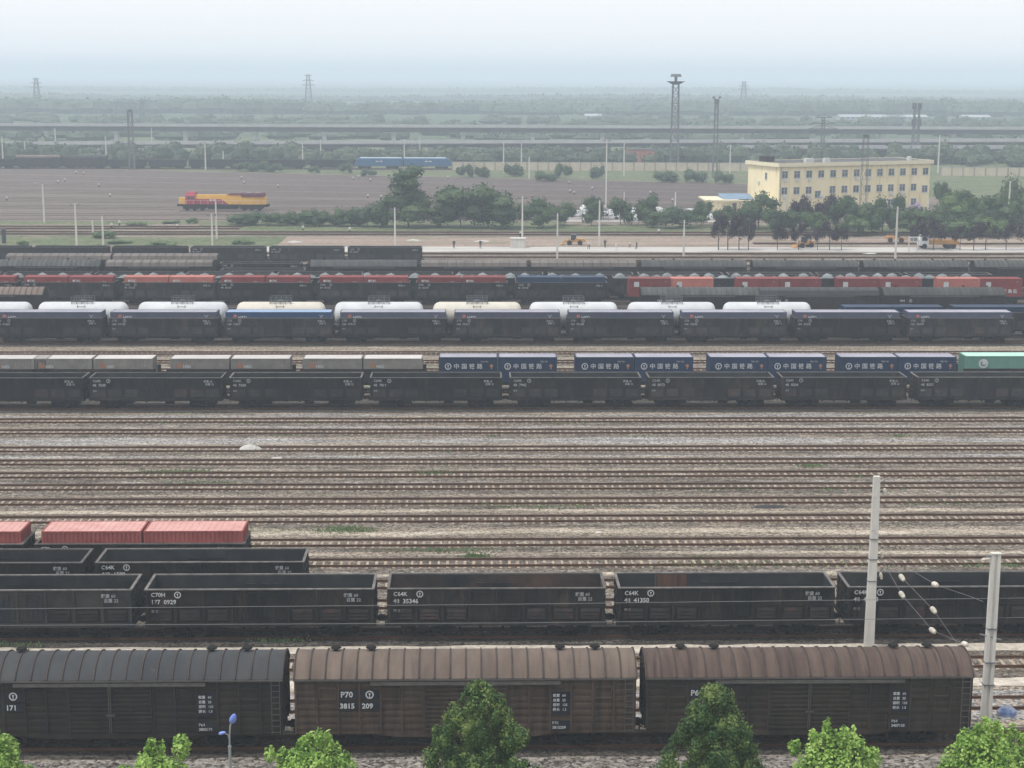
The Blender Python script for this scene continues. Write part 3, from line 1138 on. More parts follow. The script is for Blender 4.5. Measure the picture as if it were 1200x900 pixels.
def container(X, Y, Z, L, m, mt, label, group, kind=None, Hc=2.59):
    me = container_mesh(L, Hc)
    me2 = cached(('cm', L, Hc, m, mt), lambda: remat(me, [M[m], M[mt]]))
    o = link('shipping_container', me2, None, (X, Y, Z))
    tag(o, label, 'container', group)
    y = -1.235
    if kind == 'rail':
        def ef():
            b = MB()
            emblem_into(b, 0, 0, 0, .34)
            return b.mesh('emblem', M['white'])
        link('emblem', cached('embc', ef), o, (-L/2+.95, y, 1.62))
        for i, c in enumerate('中国铁路'):
            add_text(o, c, .60, -L/2+1.52+i*.80, y, 1.40, bold=.006)
        add_text(o, 'TBJU 520', .2, L/2-1.75, y, 2.05, 'white_dim', bold=.005)

        def of():
            b = MB()
            b.cyl((0, 0, .22), (0, -.01, .22), .17, seg=14)
            b.box(-.06, -.01, -.12, .06, 0, .12)
            return b.mesh('orange_badge', M['orange'])
        link('orange_badge', cached('obadge', of), o, (L/2-.62, y, 1.45))
    elif kind == 'grey':
        def of():
            b = MB()
            b.box(-.3, -.01, 0, .3, 0, .16)
            b.box(-.22, -.01, .22, .02, 0, .62)
            b.box(.08, -.01, .22, .3, 0, .45)
            return b.mesh('orange_badge', M['orange'])
        link('orange_badge', cached('obadgeg', of), o, (-L/2+.95, y, 1.6))
        add_text(o, 'HSD', .42, -L/2+1.32, y, 1.6, bold=.012)
        add_text(o, '45', .32, L/2-.95, y, 1.75, 'white_dim')
    elif kind == 'slate':
        def of():
            b = MB()
            b.box(-.35, -.01, .1, .35, 0, .24)
            b.box(-.12, -.01, .3, .25, 0, .6)
            return b.mesh('red_badge', M['csal'])
        link('red_badge', cached('rbadge', of), o, (-L/2+1.1, y, 1.72))
        add_text(o, 'HSD', .55, -L/2+1.55, y, 1.78, bold=.012)
        add_text(o, 'Y', .85, L/2-1.5, y, 1.72, 'white_dim', bold=.01)
    elif kind == 'redsq':
        def sf():
            b = MB()
            b.box(-.36, -.01, -.36, .36, 0, .36)
            return b.mesh('white_badge', M['white'])
        link('white_badge', cached('sq', sf), o, (-L/2+1.15, y, 1.75))
        for i, c in enumerate('铁路集装'):
            add_text(o, c, .62, -L/2+2.5+i*.75, y, .55, bold=.015)
        add_text(o, '22', .3, L/2-.9, y, 2.05, 'white_dim')
    elif kind == 'redtx':
        add_text(o, '●TIIC', .42, -L/2+.5, y, 1.95, bold=.012)
        add_text(o, 'CRX', .3, L/2-1.5, y, 1.85, 'white_dim', bold=.006)
    elif kind == 'green':
        def rf():
            b = MB()
            for i in range(16):
                a0, a1 = 2*pi*i/16, 2*pi*(i+1)/16
                b.face([(cos(a)*q, 0, sin(a)*q) for a, q in ((a0, .3), (a1, .3), (a1, .5), (a0, .5))])
            b.box(-.1, -.008, -.1, .25, 0, .3)
            return b.mesh('emblem', M['white'])
        link('emblem', cached('ring', rf), o, (-L/2+1.9, y, 1.5))
        add_text(o, '22G1', .5, L/2-2, y, 1.5, 'white_dim', bold=.01)
    return o


# ================= row T1: boxcars in front
g = 'covered wagons in the front row'
x1 = row_x(346, 822, 2.6)
x0e = row_x(331, 822, 2.6)
boxcar(x0e-8.25, T1, 16.5, 'near-black covered wagon with a dark grey arched roof behind the blue street lamp', g, 'boxd', 'roofd', True, number=('P64', '3802', '171'))
boxcar(x1+8.25, T1, 16.5, 'brown covered wagon with pale brown roof and number 3815209', g, 'box', 'roofb', True, number=('P70', '3815', '209'))
x2 = row_x(758, 822, 2.6)
boxcar(x2+7.95, T1, 15.9, 'dark covered wagon with reddish brown ribbed roof, behind the pointed tree on the right', g, 'boxo', 'roofr', True, number=('P64', '3407', '133'))

# ================= row T4: gondolas
g = 'open wagons in the long row behind the covered wagons'
xg = -5.03
gondola(xg+6.325, T4, 12.65, 'open wagon with a rusty brown inside and number 48 35346', g, ('C64K', '48  35346'), True, inner='inner_rust')
gondola(xg+13.44+6.325, T4, 12.65, 'empty open wagon with a rust stained patch inside, left of the tall concrete pole', g, ('C64K', '48  41350'), True)
gondola(xg+26.88+6.325, T4, 12.65, 'empty black open wagon behind the tall concrete pole', g, ('C64K', '48  47213'), True)
gondola(xg-.8-6.6, T4, 13.2, 'empty black open wagon with number 177 0929', g, ('C70H', '177  0929'), True)
gondola(xg-14.8-6.6, T4, 13.2, 'faded brown-black open wagon at the left edge, behind the front covered wagons', g, ('C70H', '177  1042'), True, faded=True)

# rust stained patch inside the third wagon of this row
b = MB()
b.box(0, 0, 0, 1.9, .012, 1.1)
M['ruststain'] = mat('rust_stain', (.05, .03, .024), (.14, .07, .045), 1.2, (3, 1, .25), .9)
for o in bpy.data.objects:
    if o.get('label', '').startswith('empty open wagon with a rust stained'):
        b.build('rust_patch', M['ruststain'], o, loc=(-3.9, GW-.14, 1.95))

# ================= row T5
g = 'open wagons in the second short row on the left'
xr = row_x(357, 655, 3.14)
gondola(xr-6.325, T5, 12.65, 'empty black open wagon, right one of two in front of the faded red containers', g, ('C64K', '492  1599'), True)
gondola(xr-13.5-6.325, T5, 12.65, 'empty black open wagon cut by the left edge, in front of the red containers', g, ('C64K', '48  55120'), True)
# ================= row T6 with red containers
g = 'open wagons carrying faded red containers'
xr = row_x(289, 637, 3.14)
gondola(xr-6.75, T6, 13.2, 'black open wagon carrying two faded red containers side by side', g, ('C70', '166  0412'), True)
gondola(xr-14.0-6.75, T6, 13.2, 'black open wagon at the left edge carrying the cut off red container', g, ('C70', '166  2207'), True)
g = 'faded red containers on the left'
for i, (dx, lb) in enumerate(((-3.3, 'faded red container at the right end of its open wagon'), (-9.75, 'faded red container, left one of the pair in the same open wagon'),
                              (-17.35, 'faded red container cut by the left edge of the photo'))):
    container(xr-.1+dx, T6, 1.15, 6.3, 'cpink', 'cpinktop', lb, g, None, 2.75)

# ================= row T17 gondolas
g = 'open wagons in the long row in front of the blue and grey containers'
cnt = Count()
px = [-58, 105, 268, 433, 597, 760, 915, 1072, 1232]
for i in range(8):
    xa = atY(px[i], 452, T17-1.45).x
    xb = atY(px[i+1], 452, T17-1.45).x
    gondola((xa+xb)/2-.35, T17, 12.9 if i < 5 else 12.4,
            'empty black open wagon, %s from the left in the row before the navy containers' % cnt(), g, ('C64K', '48  %s' % (7418+131*i)))
# ================= row T18: flats with containers
g1 = 'flat wagons under the grey and navy containers'
g2, g3 = 'small grey containers', 'navy railway containers'
c1, c2, c3 = Count(), Count(), Count()


def X18(x):
    return atY(x, 428, T18-1.22).x


for xa, xb in ((-52, 23), (31, 186), (197, 342), (353, 497)):
    Xa, Xb = X18(xa), X18(xb)
    flat_wagon((Xa+Xb)/2, T18, 13.0, 'low sided wagon under grey containers, %s from the left' % c1(), g1, True)
    for s in (-1, 1):
        if xa < 0 and s < 0:
            continue
        container((Xa+Xb)/2+s*3.12, T18, .98, 6.06, 'cgrey', 'cgreytop', 'small grey corrugated container with orange mark, %s from the left' % c2(), g2, 'grey')
for xa, xb in ((512, 655), (672, 815), (828, 972), (980, 1125)):
    Xa, Xb = X18(xa), X18(xb)
    flat_wagon((Xa+Xb)/2, T18, 13.0, 'flat wagon under navy containers, %s from the left of those four' % c3(), g1)
    for s in (-1, 1):
        container((Xa+Xb)/2+s*3.08, T18, 1.12, 6.06, 'cblue', 'cslatetop', 'navy container lettered 中国铁路, %s from the left in its row' % ORD[c3.n*2+(s > 0)], g3, 'rail')
Xa = X18(1131)
flat_wagon(Xa+6.3, T18, 13.0, 'low sided wagon under the pale green container at the right edge', g1, True)
container(Xa+6.1, T18, 1.5, 12.19, 'cgreen', 'cgreentop', 'pale green long container at the right edge beside the navy containers', None, 'green', 2.3)

# ================= row T20: gondolas + slate containers
g1, g2 = 'open wagons loaded with slate blue containers', 'slate blue containers in open wagons'
c1 = Count()
for k in range(-1, 8):
    X = -44.44+13.97*k+6.6
    n = c1()
    gondola(X, T20, 13.1, 'black open wagon holding one long %s container, %s from the left' % ('bright blue' if k == 1 else 'slate blue', n), g1, ('C70', '16%d  %d' % (4+k % 3, 31720+97*k)))
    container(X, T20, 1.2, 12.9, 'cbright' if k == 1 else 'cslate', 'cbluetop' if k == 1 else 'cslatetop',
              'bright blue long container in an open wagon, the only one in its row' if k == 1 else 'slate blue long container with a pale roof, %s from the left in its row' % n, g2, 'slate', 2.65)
# ================= row T21: tanks, then gondolas with navy boxes
g = 'tank wagons'
c1 = Count()
for i, xl in enumerate((-68, 45, 162, 277, 392, 507, 620, 735, 847)):
    X = atY(xl, 358, T21).x+5.6
    cream = i == 3
    tank_wagon(X, T21, ('cream tank wagon with streaked hatch' if cream else 'white tank wagon with railed hatch platform')+', %s from the left' % c1(), g, 'tankc' if cream or i == 5 else 'tank')
g1, g2 = 'open wagons with low navy containers', 'navy containers behind the slate row'
for i, xl in enumerate((985, 1113)):
    X = atY(xl, 362, T21).x+6.5
    w = 'left' if i == 0 else 'right'
    gondola(X, T21, 12.9, 'black open wagon with two navy containers right of the tank wagons, the %s one' % w, g1, marks=False)
    for s in (-1, 1):
        container(X+s*3.15, T21, 1.3, 6.2, 'cblue', 'cblue', 'plain navy container in the %s wagon right of the tank wagons, its %s half' % (w, 'left' if s < 0 else 'right'), g2, None, 2.5)
# ================= row T22 boxcars
g = 'covered wagons behind the tank wagons'


def X22(x):
    return atY(x, 350, T22-1.5).x


boxcar(X22(50)-8.25, T22, 16.5, 'covered wagon with tan ribbed roof at the left edge under the red containers', g, 'boxd', 'rooft')
boxcar(X22(752)+7.8, T22, 15.6, 'covered wagon with grey arched roof, left one behind the right tank wagons', g, 'boxd', 'roofg')
boxcar(X22(891)+7.9, T22, 15.8, 'covered wagon with low flat roof, between the two with arched grey roofs', g, 'boxo', 'roofd', flat=True)
boxcar(X22(1036)+8.1, T22, 16.2, 'covered wagon with grey arched roof, right one, above the navy containers', g, 'boxd', 'roofg')
# ================= row T23
g1, g2, g3 = 'open wagons with red containers', 'red containers on the left half', 'red containers on the right half'


def X23(x):
    return atY(x, 340, T23-1.45).x


c1, c2, c3 = Count(), Count(), Count()
cols = ['csal', 'cred', 'cred', 'cred', 'csal', 'csal', 'cred', 'cred', 'cred', 'cred', 'cred', 'cred']
for i, xl in enumerate((-90, 25, 143, 256, 372, 487, 604)):
    X = X23(xl)+6.6
    blue = i == 6
    gondola(X, T23, 13.1, 'black open wagon loaded with %s containers, %s from the left in its row' % ('dark blue' if blue else 'red', c1()), g1)
    for s in (-1, 1):
        k = cols[2*i+(s > 0)] if not blue else 'cblue'
        if xl < 0 and s < 0:
            continue
        container(X+s*3.2, T23, 1.25, 6.15, k, k, ('dark blue container, %s one of the pair right of the red ones' % ('left' if s < 0 else 'right')) if blue
                  else '%s container in an open wagon, %s from the left in its row' % ('pale red' if k == 'csal' else 'dark red', c2()), g2, None if blue else 'redtx', 2.65)
cols = ['cred', 'csal', 'cred', 'cred', 'cred', 'cred', 'csal', 'cred']
for i, xl in enumerate((736, 863, 981, 1099)):
    X = X23(xl)+6.2
    flat_wagon(X, T23, 12.9, 'flat wagon under red containers with white square marks, %s from the left' % ORD[i], 'flat wagons under the red containers')
    for s in (-1, 1):
        k = cols[2*i+(s > 0)]
        container(X+s*3.08, T23, 1.12, 6.06, k, k, '%s container with white square mark on a flat wagon, %s from the left' % ('salmon red' if k == 'csal' else 'dark red', c3()), g3, 'redsq', 2.6)
# ================= T24 gondolas with tarpaulin lumps
g1, g2 = 'open wagons with tarpaulin covered loads', 'lumpy tarpaulin loads'


def lump_mesh():
    b = MB()
    r = random.Random(5)
    for i in range(7):
        x = -5.4+i*1.8+r.uniform(-.35, .35)
        seg = 10
        hh = r.uniform(.45, 1.0)
        rs = r.uniform(.8, 1.1)
        rings = []
        for t in (0, .4, .75, 1):
            rr = .98*math.sqrt(max(.02, 1-t**2))
            rings.append([(x+cos(2*pi*q/seg)*rr*.95, sin(2*pi*q/seg)*rr*1.25, 2.55+t*hh*rs+r.uniform(-.05, .05)+.25) for q in range(seg)])
        b.loft(rings)
    b.box(-6.2, -1.3, 1.16, 6.2, 1.3, 2.95)
    return b.mesh('tarpaulin_load', M['tarp'], smooth=False)


for i in range(12):
    X = -82+i*13.6
    gondola(X, T24, 12.65, 'open wagon under lumpy tarpaulin, %s from the left, behind the red containers' % ORD[i], g1, marks=False)
    o = link('tarpaulin_load', cached('lump', lump_mesh), None, (X, T24, 0), pi if i % 2 else 0)
    tag(o, 'lumpy grey tarpaulin covered load, %s from the left behind the red containers' % ORD[i], 'load', g2)
# ================= B3 gondolas
for i in range(12):
    gondola(-77+i*13.5, B3, 12.65, 'dark open wagon, %s from the left in the row behind the tarpaulin loads' % ORD[i], 'open wagons in the eighth row', marks=False)


def XB(x, Y, y=310):
    return atY(x, y, Y-1.5).x


# ================= B2 mixed row
g = 'mixed wagons in the upper row'
for (xa, xb, kind) in ((-10, 118, 'arch0'), (122, 250, 'beige0'), (362, 490, 'arch1'), (495, 616, 'beige1'), (622, 746, 'beige2'),
                       (750, 877, 'arch2'), (881, 1008, 'arch3'), (1011, 1137, 'arch4'), (1141, 1268, 'arch5')):
    Xc = (XB(xa, B2)+XB(xb, B2))/2
    n = int(kind[-1])
    if kind.startswith('arch'):
        lb = ['covered wagon with dull green-grey ribbed roof at the left edge', 'covered wagon with grey ribbed roof between open wagons and pale roofed ones',
              'covered wagon with grey ribbed roof, first of the four at the right', 'covered wagon with grey ribbed roof, second of the four at the right',
              'covered wagon with grey ribbed roof, third of the four at the right', 'covered wagon with grey ribbed roof, last of the four at the right edge'][n]
        boxcar(Xc, B2, 16.0, lb, g, 'boxd', 'roofg', panels=False)
    else:
        lb = ['covered wagon with flat beige roof left of the open wagons, nearer of two rows', 'covered wagon with flat beige roof, left of the middle pair',
              'covered wagon with flat beige roof, right of the middle pair'][n]
        boxcar(Xc, B2, 16.0, lb, g, 'boxd', 'roofbeige', flat=True, panels=False)
gondola((XB(256, B2)+XB(358, B2))/2, B2, 12.65, 'dark open wagon between a beige roofed and a grey roofed covered wagon', g)
# ================= B1
g = 'wagons in the second row from the back'
for i, (xa, xb) in enumerate(((8, 128), (133, 253))):
    boxcar((XB(xa, B1, 300)+XB(xb, B1, 300))/2, B1, 16.2, 'covered wagon with flat beige roof in the farther row, %s one' % ('left' if i == 0 else 'right'), g, 'boxd', 'roofbeige', flat=True, panels=False)
x = XB(257, B1, 300)
for i in range(5):
    gondola(x+6.4+13.44*i, B1, 12.65, 'dark open wagon behind the mixed row, %s from the left' % ORD[i], g, marks=i == 0)
# ================= A
g = 'wagons of the farthest near-yard row'
x = XB(315, A0, 296)
for i in range(-4, 2):
    gondola(x+6.4+13.44*i, A0, 12.65, 'dark open wagon beside the green verge, %s from the left of the farthest row' % ORD[i+4], g, marks=i > -2)
print('wagons done')
#@@PART2
# ================================================================== foliage
def leafcloud(blobs, n, size, core=.72, flat=.5, seed=1, up=.0):
    "leaf-sized faces spread through a set of ellipsoids (cx,cy,cz,rx,ry,rz), with a rough dark mass inside each"
    r = np.random.default_rng(seed)
    B = np.array(blobs, float)
    wgt = (B[:, 3]*B[:, 4]*B[:, 5])**(2/3)
    idx = r.choice(len(B), n, p=wgt/wgt.sum())
    d = r.normal(size=(n, 3))
    d /= np.linalg.norm(d, axis=1)[:, None]
    rad = .55+.5*r.random(n)**.6
    p = B[idx, :3]+d*B[idx, 3:]*rad[:, None]
    nn = d+r.normal(size=(n, 3))*flat
    nn[:, 2] += up
    nn /= np.linalg.norm(nn, axis=1)[:, None]
    a = np.cross(nn, r.normal(size=(n, 3)))
    a /= np.linalg.norm(a, axis=1)[:, None]
    b = np.cross(nn, a)
    s = size*(.6+.8*r.random(n))[:, None]
    V = np.stack([p-a*s*.5, p+b*s*.3, p+a*s*.5, p-b*s*.3], 1).reshape(-1, 3)
    faces = np.arange(n*4).reshape(-1, 4)
    verts = [V]
    fl = [tuple(f) for f in faces.tolist()]
    k = n*4
    if core:
        seg, ri = 7, 4
        for bl in B:
            ring = [[bl[0], bl[1], bl[2]+bl[5]*core]]
            for q in range(1, ri):
                ph = pi*q/ri
                for j in range(seg):
                    t = 2*pi*j/seg
                    w = core*(1+.25*(r.random()-.5))
                    ring.append([bl[0]+bl[3]*w*sin(ph)*cos(t), bl[1]+bl[4]*w*sin(ph)*sin(t), bl[2]+bl[5]*w*cos(ph)])
            ring.append([bl[0], bl[1], bl[2]-bl[5]*core])
            verts.append(np.array(ring))
            for j in range(seg):
                fl.append((k, k+1+j, k+1+(j+1) % seg))
                for q in range(ri-2):
                    o = k+1+q*seg
                    fl.append((o+j, o+seg+j, o+seg+(j+1) % seg, o+(j+1) % seg))
                o = k+1+(ri-2)*seg
                fl.append((o+j, k+len(ring)-1, o+(j+1) % seg))
            k += len(ring)
    return np.concatenate(verts), fl


def leafmesh(name, blobs, n, size, m, **kw):
    v, f = leafcloud(blobs, n, size, **kw)
    me = bpy.data.meshes.new(name)
    me.from_pydata(v.tolist(), [], f)
    me.materials.append(M[m])
    return me


def trunk_mesh(h, r, limbs, seed=1):
    rr = random.Random(seed)
    b = MB()
    pts = [(0, 0, -.15), (rr.uniform(-.05, .05), rr.uniform(-.05, .05), h*.35), (rr.uniform(-.1, .1), rr.uniform(-.1, .1), h*.75), (0, 0, h)]
    rad = [r, r*.8, r*.5, r*.15]
    for i in range(3):
        b.cyl(pts[i], pts[i+1], rad[i], rad[i+1], seg=7)
    for i in range(limbs):
        t = rr.uniform(.35, .9)
        a = rr.uniform(0, 2*pi)
        z = h*t
        l = h*.35*(1.1-t)+.3
        b.cyl((0, 0, z), (cos(a)*l, sin(a)*l, z+l*.8), r*.4*(1.1-t), r*.08, seg=5)
    return b.mesh('trunk', M['bark'])


def conical(seed, h, w):
    "dense pointed crown of many leaf clusters"
    r = random.Random(seed)
    bl = []
    for i in range(230):
        t = r.random()**.7
        z = .6+(h-.6)*t
        prof = (1-t)**.58*(.55+.45*min(1, t*5))
        a = r.uniform(0, 2*pi)
        q = w/2*prof*(1+.12*sin(3*a+seed)+.1*sin(5*a+t*14))*r.uniform(.7, 1.0)
        s = r.uniform(.28, .55)*(1.1-.5*t)
        bl.append((cos(a)*q, sin(a)*q, z, s, s, s*r.uniform(1.0, 1.5)))
    for i in range(8):
        t = i/8
        bl.append((0, 0, .8+(h-1.5)*t, w*.33*(1-t)+.1, w*.33*(1-t)+.1, h*.09+.2))
    return bl


def rounded(seed, h, w, base=.35):
    "open rounded crown with upright shoots"
    r = random.Random(seed)
    bl = []
    for i in range(105):
        a = r.uniform(0, 2*pi)
        e = math.asin(r.uniform(-.4, 1))
        q = r.uniform(.5, .95)*(1+.11*sin(3*a+seed)+.07*sin(5*a+4*e))
        x, y, z = cos(a)*cos(e)*w/2*q, sin(a)*cos(e)*w/2*q, h*base+sin(e)*h*(1-base-.08)*q+.1
        s = r.uniform(.16, .44)
        bl.append((x, y, z, s, s, s*1.5))
    for i in range(26):
        a, q = r.uniform(0, 2*pi), r.random()**.5
        bl.append((cos(a)*q*w*.33, sin(a)*q*w*.33, h*(.95-.42*q*q)-.15+r.uniform(-.25, .3), .16, .16, r.uniform(.3, .6)))
    bl.append((0, 0, h*.55, w*.36, w*.36, h*.3))
    return bl


def near_tree(x, ytop, Y, w, kind, label, seed):
    p = atY(x, ytop, Y)
    h = p.z+.22
    root = empty('leafy_tree', (p.x, Y, -.22), label, 'tree', 'trees along the near fence')
    if kind == 'c':
        me = leafmesh('crown', conical(seed, h, w), 60000, .12, 'leafd', core=.5, seed=seed)
    else:
        me = leafmesh('crown', rounded(seed, h, w), 30000, .17, 'leafy', core=.4, seed=seed, up=.3)
    link('crown', me, root)
    link('trunk', trunk_mesh(h*.85, .14, 9, seed), root)
    return root


near_tree(560, 804, 62, 7.6, 'c', 'tall dark green pointed tree in front of the brown covered wagon', 3)
near_tree(838, 808, 62, 6.6, 'c', 'dark green pointed tree in front of the right covered wagon', 5)
near_tree(0, 862, 64, 2.8, 'r', 'bright green treetop in the bottom left corner', 11)
near_tree(185, 868, 64, 4.2, 'r', 'low bright green treetop left of the blue street lamp', 13)
near_tree(370, 852, 64, 5.2, 'r', 'bright green bushy treetop right of the blue street lamp', 17)
near_tree(980, 840, 63, 4.8, 'r', 'bright green treetop between the pointed tree and the corner tree', 19)
near_tree(1165, 836, 62, 6.0, 'r', 'large bright green tree in the bottom right corner', 23)

# ---- street lamp
p = atY(268, 838, 68)
LH = p.z
root = empty('street_lamp', (p.x, 68, -.22), 'grey street lamp with two blue oval heads in front of the dark covered wagon', 'street lamp')
b = MB()
b.cyl((0, 0, 0), (0, 0, LH-1.3), .085, .06, seg=12)
b.cyl((0, 0, LH-1.32), (0, 0, LH-1.22), .075, .075, seg=12)
b.tube([(0, 0, LH-1.2), (.01, 0, LH-.7), (.06, 0, LH-.25), (.13, -.02, LH-.05)], .038, seg=8)
b.tube([(0, 0, LH-1.0), (-.06, 0, LH-.7), (-.22, -.02, LH-.62)], .022, seg=6)
b.build('pole', M['galv'], root)


def egg(rx, ry, rz):
    b = MB()
    seg = 14
    rings = []
    for i in range(9):
        t = pi*(i+.3)/8.6
        k = (1.0-.25*cos(t))
        rings.append([(sin(t)*rx*k*cos(2*pi*j/seg), sin(t)*ry*k*sin(2*pi*j/seg), cos(t)*rz) for j in range(seg)])
    b.loft(rings)
    return b.mesh('lamp_head', M['lampblue'], smooth=True)


o = link('lamp_head', egg(.15, .13, .28), root, (.2, -.05, LH+.08))
o.rotation_euler = (.3, .35, 0)
o = link('lamp_head', egg(.075, .09, .17), root, (-.3, -.05, LH-.6))
o.rotation_euler = (0, radians(75), 0)

# ---- two big concrete poles with insulators
def big_pole(x, ytop, ybase, label, double=False, rings=()):
    b0 = at(x, ybase)
    h = atY(x, ytop, b0.y).z+.22
    root = empty('concrete_pole', (b0.x, b0.y, -.22), label, 'pole', 'tall concrete poles in front')
    b = MB()
    if not double:
        b.loft([[(-.27, -.19, -.1), (.27, -.19, -.1), (.27, .19, -.1), (-.27, .19, -.1)], [(-.18, -.15, h), (.18, -.15, h), (.18, .15, h), (-.18, .15, h)]])
    else:
        for s in (-1, 1):
            b.loft([[(s*.17-.09, -.15, -.1), (s*.17+.09, -.15, -.1), (s*.17+.09, .15, -.1), (s*.17-.09, .15, -.1)],
                    [(s*.15-.08, -.14, h), (s*.15+.08, -.14, h), (s*.15+.08, .14, h), (s*.15-.08, .14, h)]])
        b.box(-.075, -.08, .3, .075, .08, h-.05)
        b.box(-.26, -.17, h, .26, .17, h+.05)
    b.build('shaft', M['concrete'], root)
    for z in rings:
        b = MB()
        q = .27-.09*z/h+.012
        b.box(-q-.02, -.21, z, q+.02, .21, z+.05)
        b.build('band', M['lattice'], root)
    return root, b0, h


P1, p1, h1 = big_pole(1018, 558, 760, 'single square concrete pole rising in front of the open wagons', False, (4.1, 5.4, 6.6))
P2, p2, h2 = big_pole(1155, 649, 845, 'twin shaft concrete pole at the right edge by the end of the covered wagon', True, (2.0, 3.2, 5.0))


def insulator(b, c, d, r=.17, l=.36):
    d = Vector(d).normalized()
    c = Vector(c)
    n = 5
    for i in range(n):
        q = c+d*(l*(i/(n-1)-.5))
        b.cyl(q-d*.035, q+d*.035, r*(1 if i not in (0, n-1) else .75), r*.72, seg=12)
    b.cyl(c-d*l*.7, c+d*l*.7, .06, seg=6)


def insul(parent_pole, c, d, **kw):
    b = MB()
    insulator(b, (0, 0, 0), d, **kw)
    o = link('insulator', b.mesh('insulator', M['ceram'], smooth=False), parent_pole, Vector(c)-parent_pole.location)
    return o


# short arms with small insulators on the poles
for z in (h1-.9, h1-4.6, h1-5.9):
    b = MB()
    b.bar((.1, 0, z), (.55, -.05, z-.05), .06)
    b.build('bracket', M['lattice'], P1)
    insul(P1, (p1.x+.5, p1.y-.05, z-.22+.0), (.2, 0, -1), r=.1, l=.28)
b = MB()
b.bar((-.2, 0, h2-.1), (-.55, 0, h2-.22), .07)
b.build('bracket', M['lattice'], P2)
insul(P2, (p2.x-.5, p2.y, h2-.5), (1, 0, .2), r=.1, l=.3)
b = MB()
b.bar((-.6, -.1, 4.75), (.5, -.1, 4.45), .06)
b.build('clamp', M['steel'], P2)

# guy wires: each carries its insulators as parts
guys = [([(1024, 622), (1057, 677), (1094, 715), (1134, 772), (1150, 800)], [1, 2, 3], 88.3, 79.0),
        ([(1030, 650), (1057, 697), (1093, 739), (1131, 755), (1150, 765)], [1, 2, 3], 88.0, 79.5),
        ([(1068, 668), (1096, 685), (1140, 700), (1152, 705)], [1], 86.0, 78.5)]
for gi, (pts, ins, Ya, Yb) in enumerate(guys):
    P3 = [atY(x, y, Ya+(Yb-Ya)*i/(len(pts)-1)) for i, (x, y) in enumerate(pts)]
    b = MB()
    o0 = P3[0].copy()
    b.tube([q-o0 for q in P3], .012, seg=5)
    o = b.build('guy_wire', M['wire'], None, loc=o0)
    tag(o, ['stay wire with three pale insulators, upper one between the two poles', 'stay wire with three pale insulators, lower one between the two poles',
            'short stay wire with a single pale insulator before the twin pole'][gi], 'wire', 'stay wires between the poles')
    for i in ins:
        bb = MB()
        insulator(bb, (0, 0, 0), P3[i+1]-P3[i-1], r=.15, l=.32)
        link('insulator', bb.mesh('insulator', M['ceram']), o, P3[i]-o0)
# contact wires over the front track
for lb, pts in (('upper', [(-40, 714, 0), (600, 708, 0), (1260, 700, 0)]), ('lower', [(-40, 733, 0), (600, 730, 0), (1260, 723, 0)])):
    P3 = [atY(x, y, 78.6) for x, y, _ in pts]
    b = MB()
    b.tube([q-P3[0] for q in P3], .014, seg=5)
    tag(b.build('overhead_wire', M['wire'], None, loc=P3[0]), '%s of the two thin wires running across in front of the open wagons' % lb, 'wire', 'overhead wires')

# ---- blue bundle and bits between the tracks
b = MB()
r = random.Random(4)
seg = 10
rings = []
for t, q in ((0, 1), (.5, .95), (.85, .6), (1, .15)):
    rings.append([(cos(2*pi*j/seg)*.55*q*r.uniform(.85, 1.1), sin(2*pi*j/seg)*.4*q, t*.5) for j in range(seg)])
b.loft(rings)
q = at(1180, 838)
M['bluebag'] = mat('blue_tarpaulin', (.06, .11, .28), (.25, .28, .36), 3, rough=.5)
tag(b.build('tarpaulin_bundle', M['bluebag'], None, loc=q), 'crumpled blue tarpaulin bundle behind the right corner tree', 'tarpaulin')
M['litter'] = mat('pale_litter', (.62, .60, .56), (.45, .42, .38), 4, rough=.8)
M['litterb'] = mat('black_spill', (.03, .03, .035), (.05, .05, .05), 4, rough=.9)
M['stonepile'] = mat('pale_gravel_pile', (.34, .34, .32), (.48, .47, .45), 6, rough=.95)


def pile(x, y, w, d, h, m, name, label, cat, grp=None):
    r = random.Random(int(x*7+y))
    c = at(x, y)
    b = MB()
    seg = 12
    rings = []
    for t, q in ((0, 1.0), (.35, .8), (.7, .5), (1, .12)):
        rings.append([(cos(2*pi*j/seg)*w/2*q*r.uniform(.8, 1.15), sin(2*pi*j/seg)*d/2*q*r.uniform(.8, 1.15), t*h+r.uniform(0, .02)) for j in range(seg)])
    b.loft(rings)
    tag(b.build(name, M[m], None, loc=(c.x, c.y, -.225)), label, cat, grp)


pile(21, 529, 2.6, .8, .12, 'litter', 'cement_heap', 'flattened white heap between the tracks at the left edge', 'heap')
pile(293, 527, 2.2, 1.2, .5, 'stonepile', 'gravel_heap', 'small pale gravel heap between the tracks', 'heap')
pile(904, 594, 3.2, 1.0, .14, 'litterb', 'cinder_patch', 'black heap of cinders between the tracks right of centre', 'heap')
pile(324, 537, 1.1, .35, .08, 'litter', 'paper_sheet', 'cream scrap of sheet on the tracks right of the gravel heap', 'litter')
pile(701, 624, .45, .3, .1, 'litter', 'plastic_bag', 'white plastic bag between the tracks above the open wagons', 'litter')
pile(418, 567, .5, .3, .08, 'litter', 'plastic_bag', 'white scrap left of centre between the tracks', 'litter')
pile(660, 572, .4, .3, .1, 'litter', 'plastic_bag', 'white scrap beside the middle tracks, right of centre', 'litter')

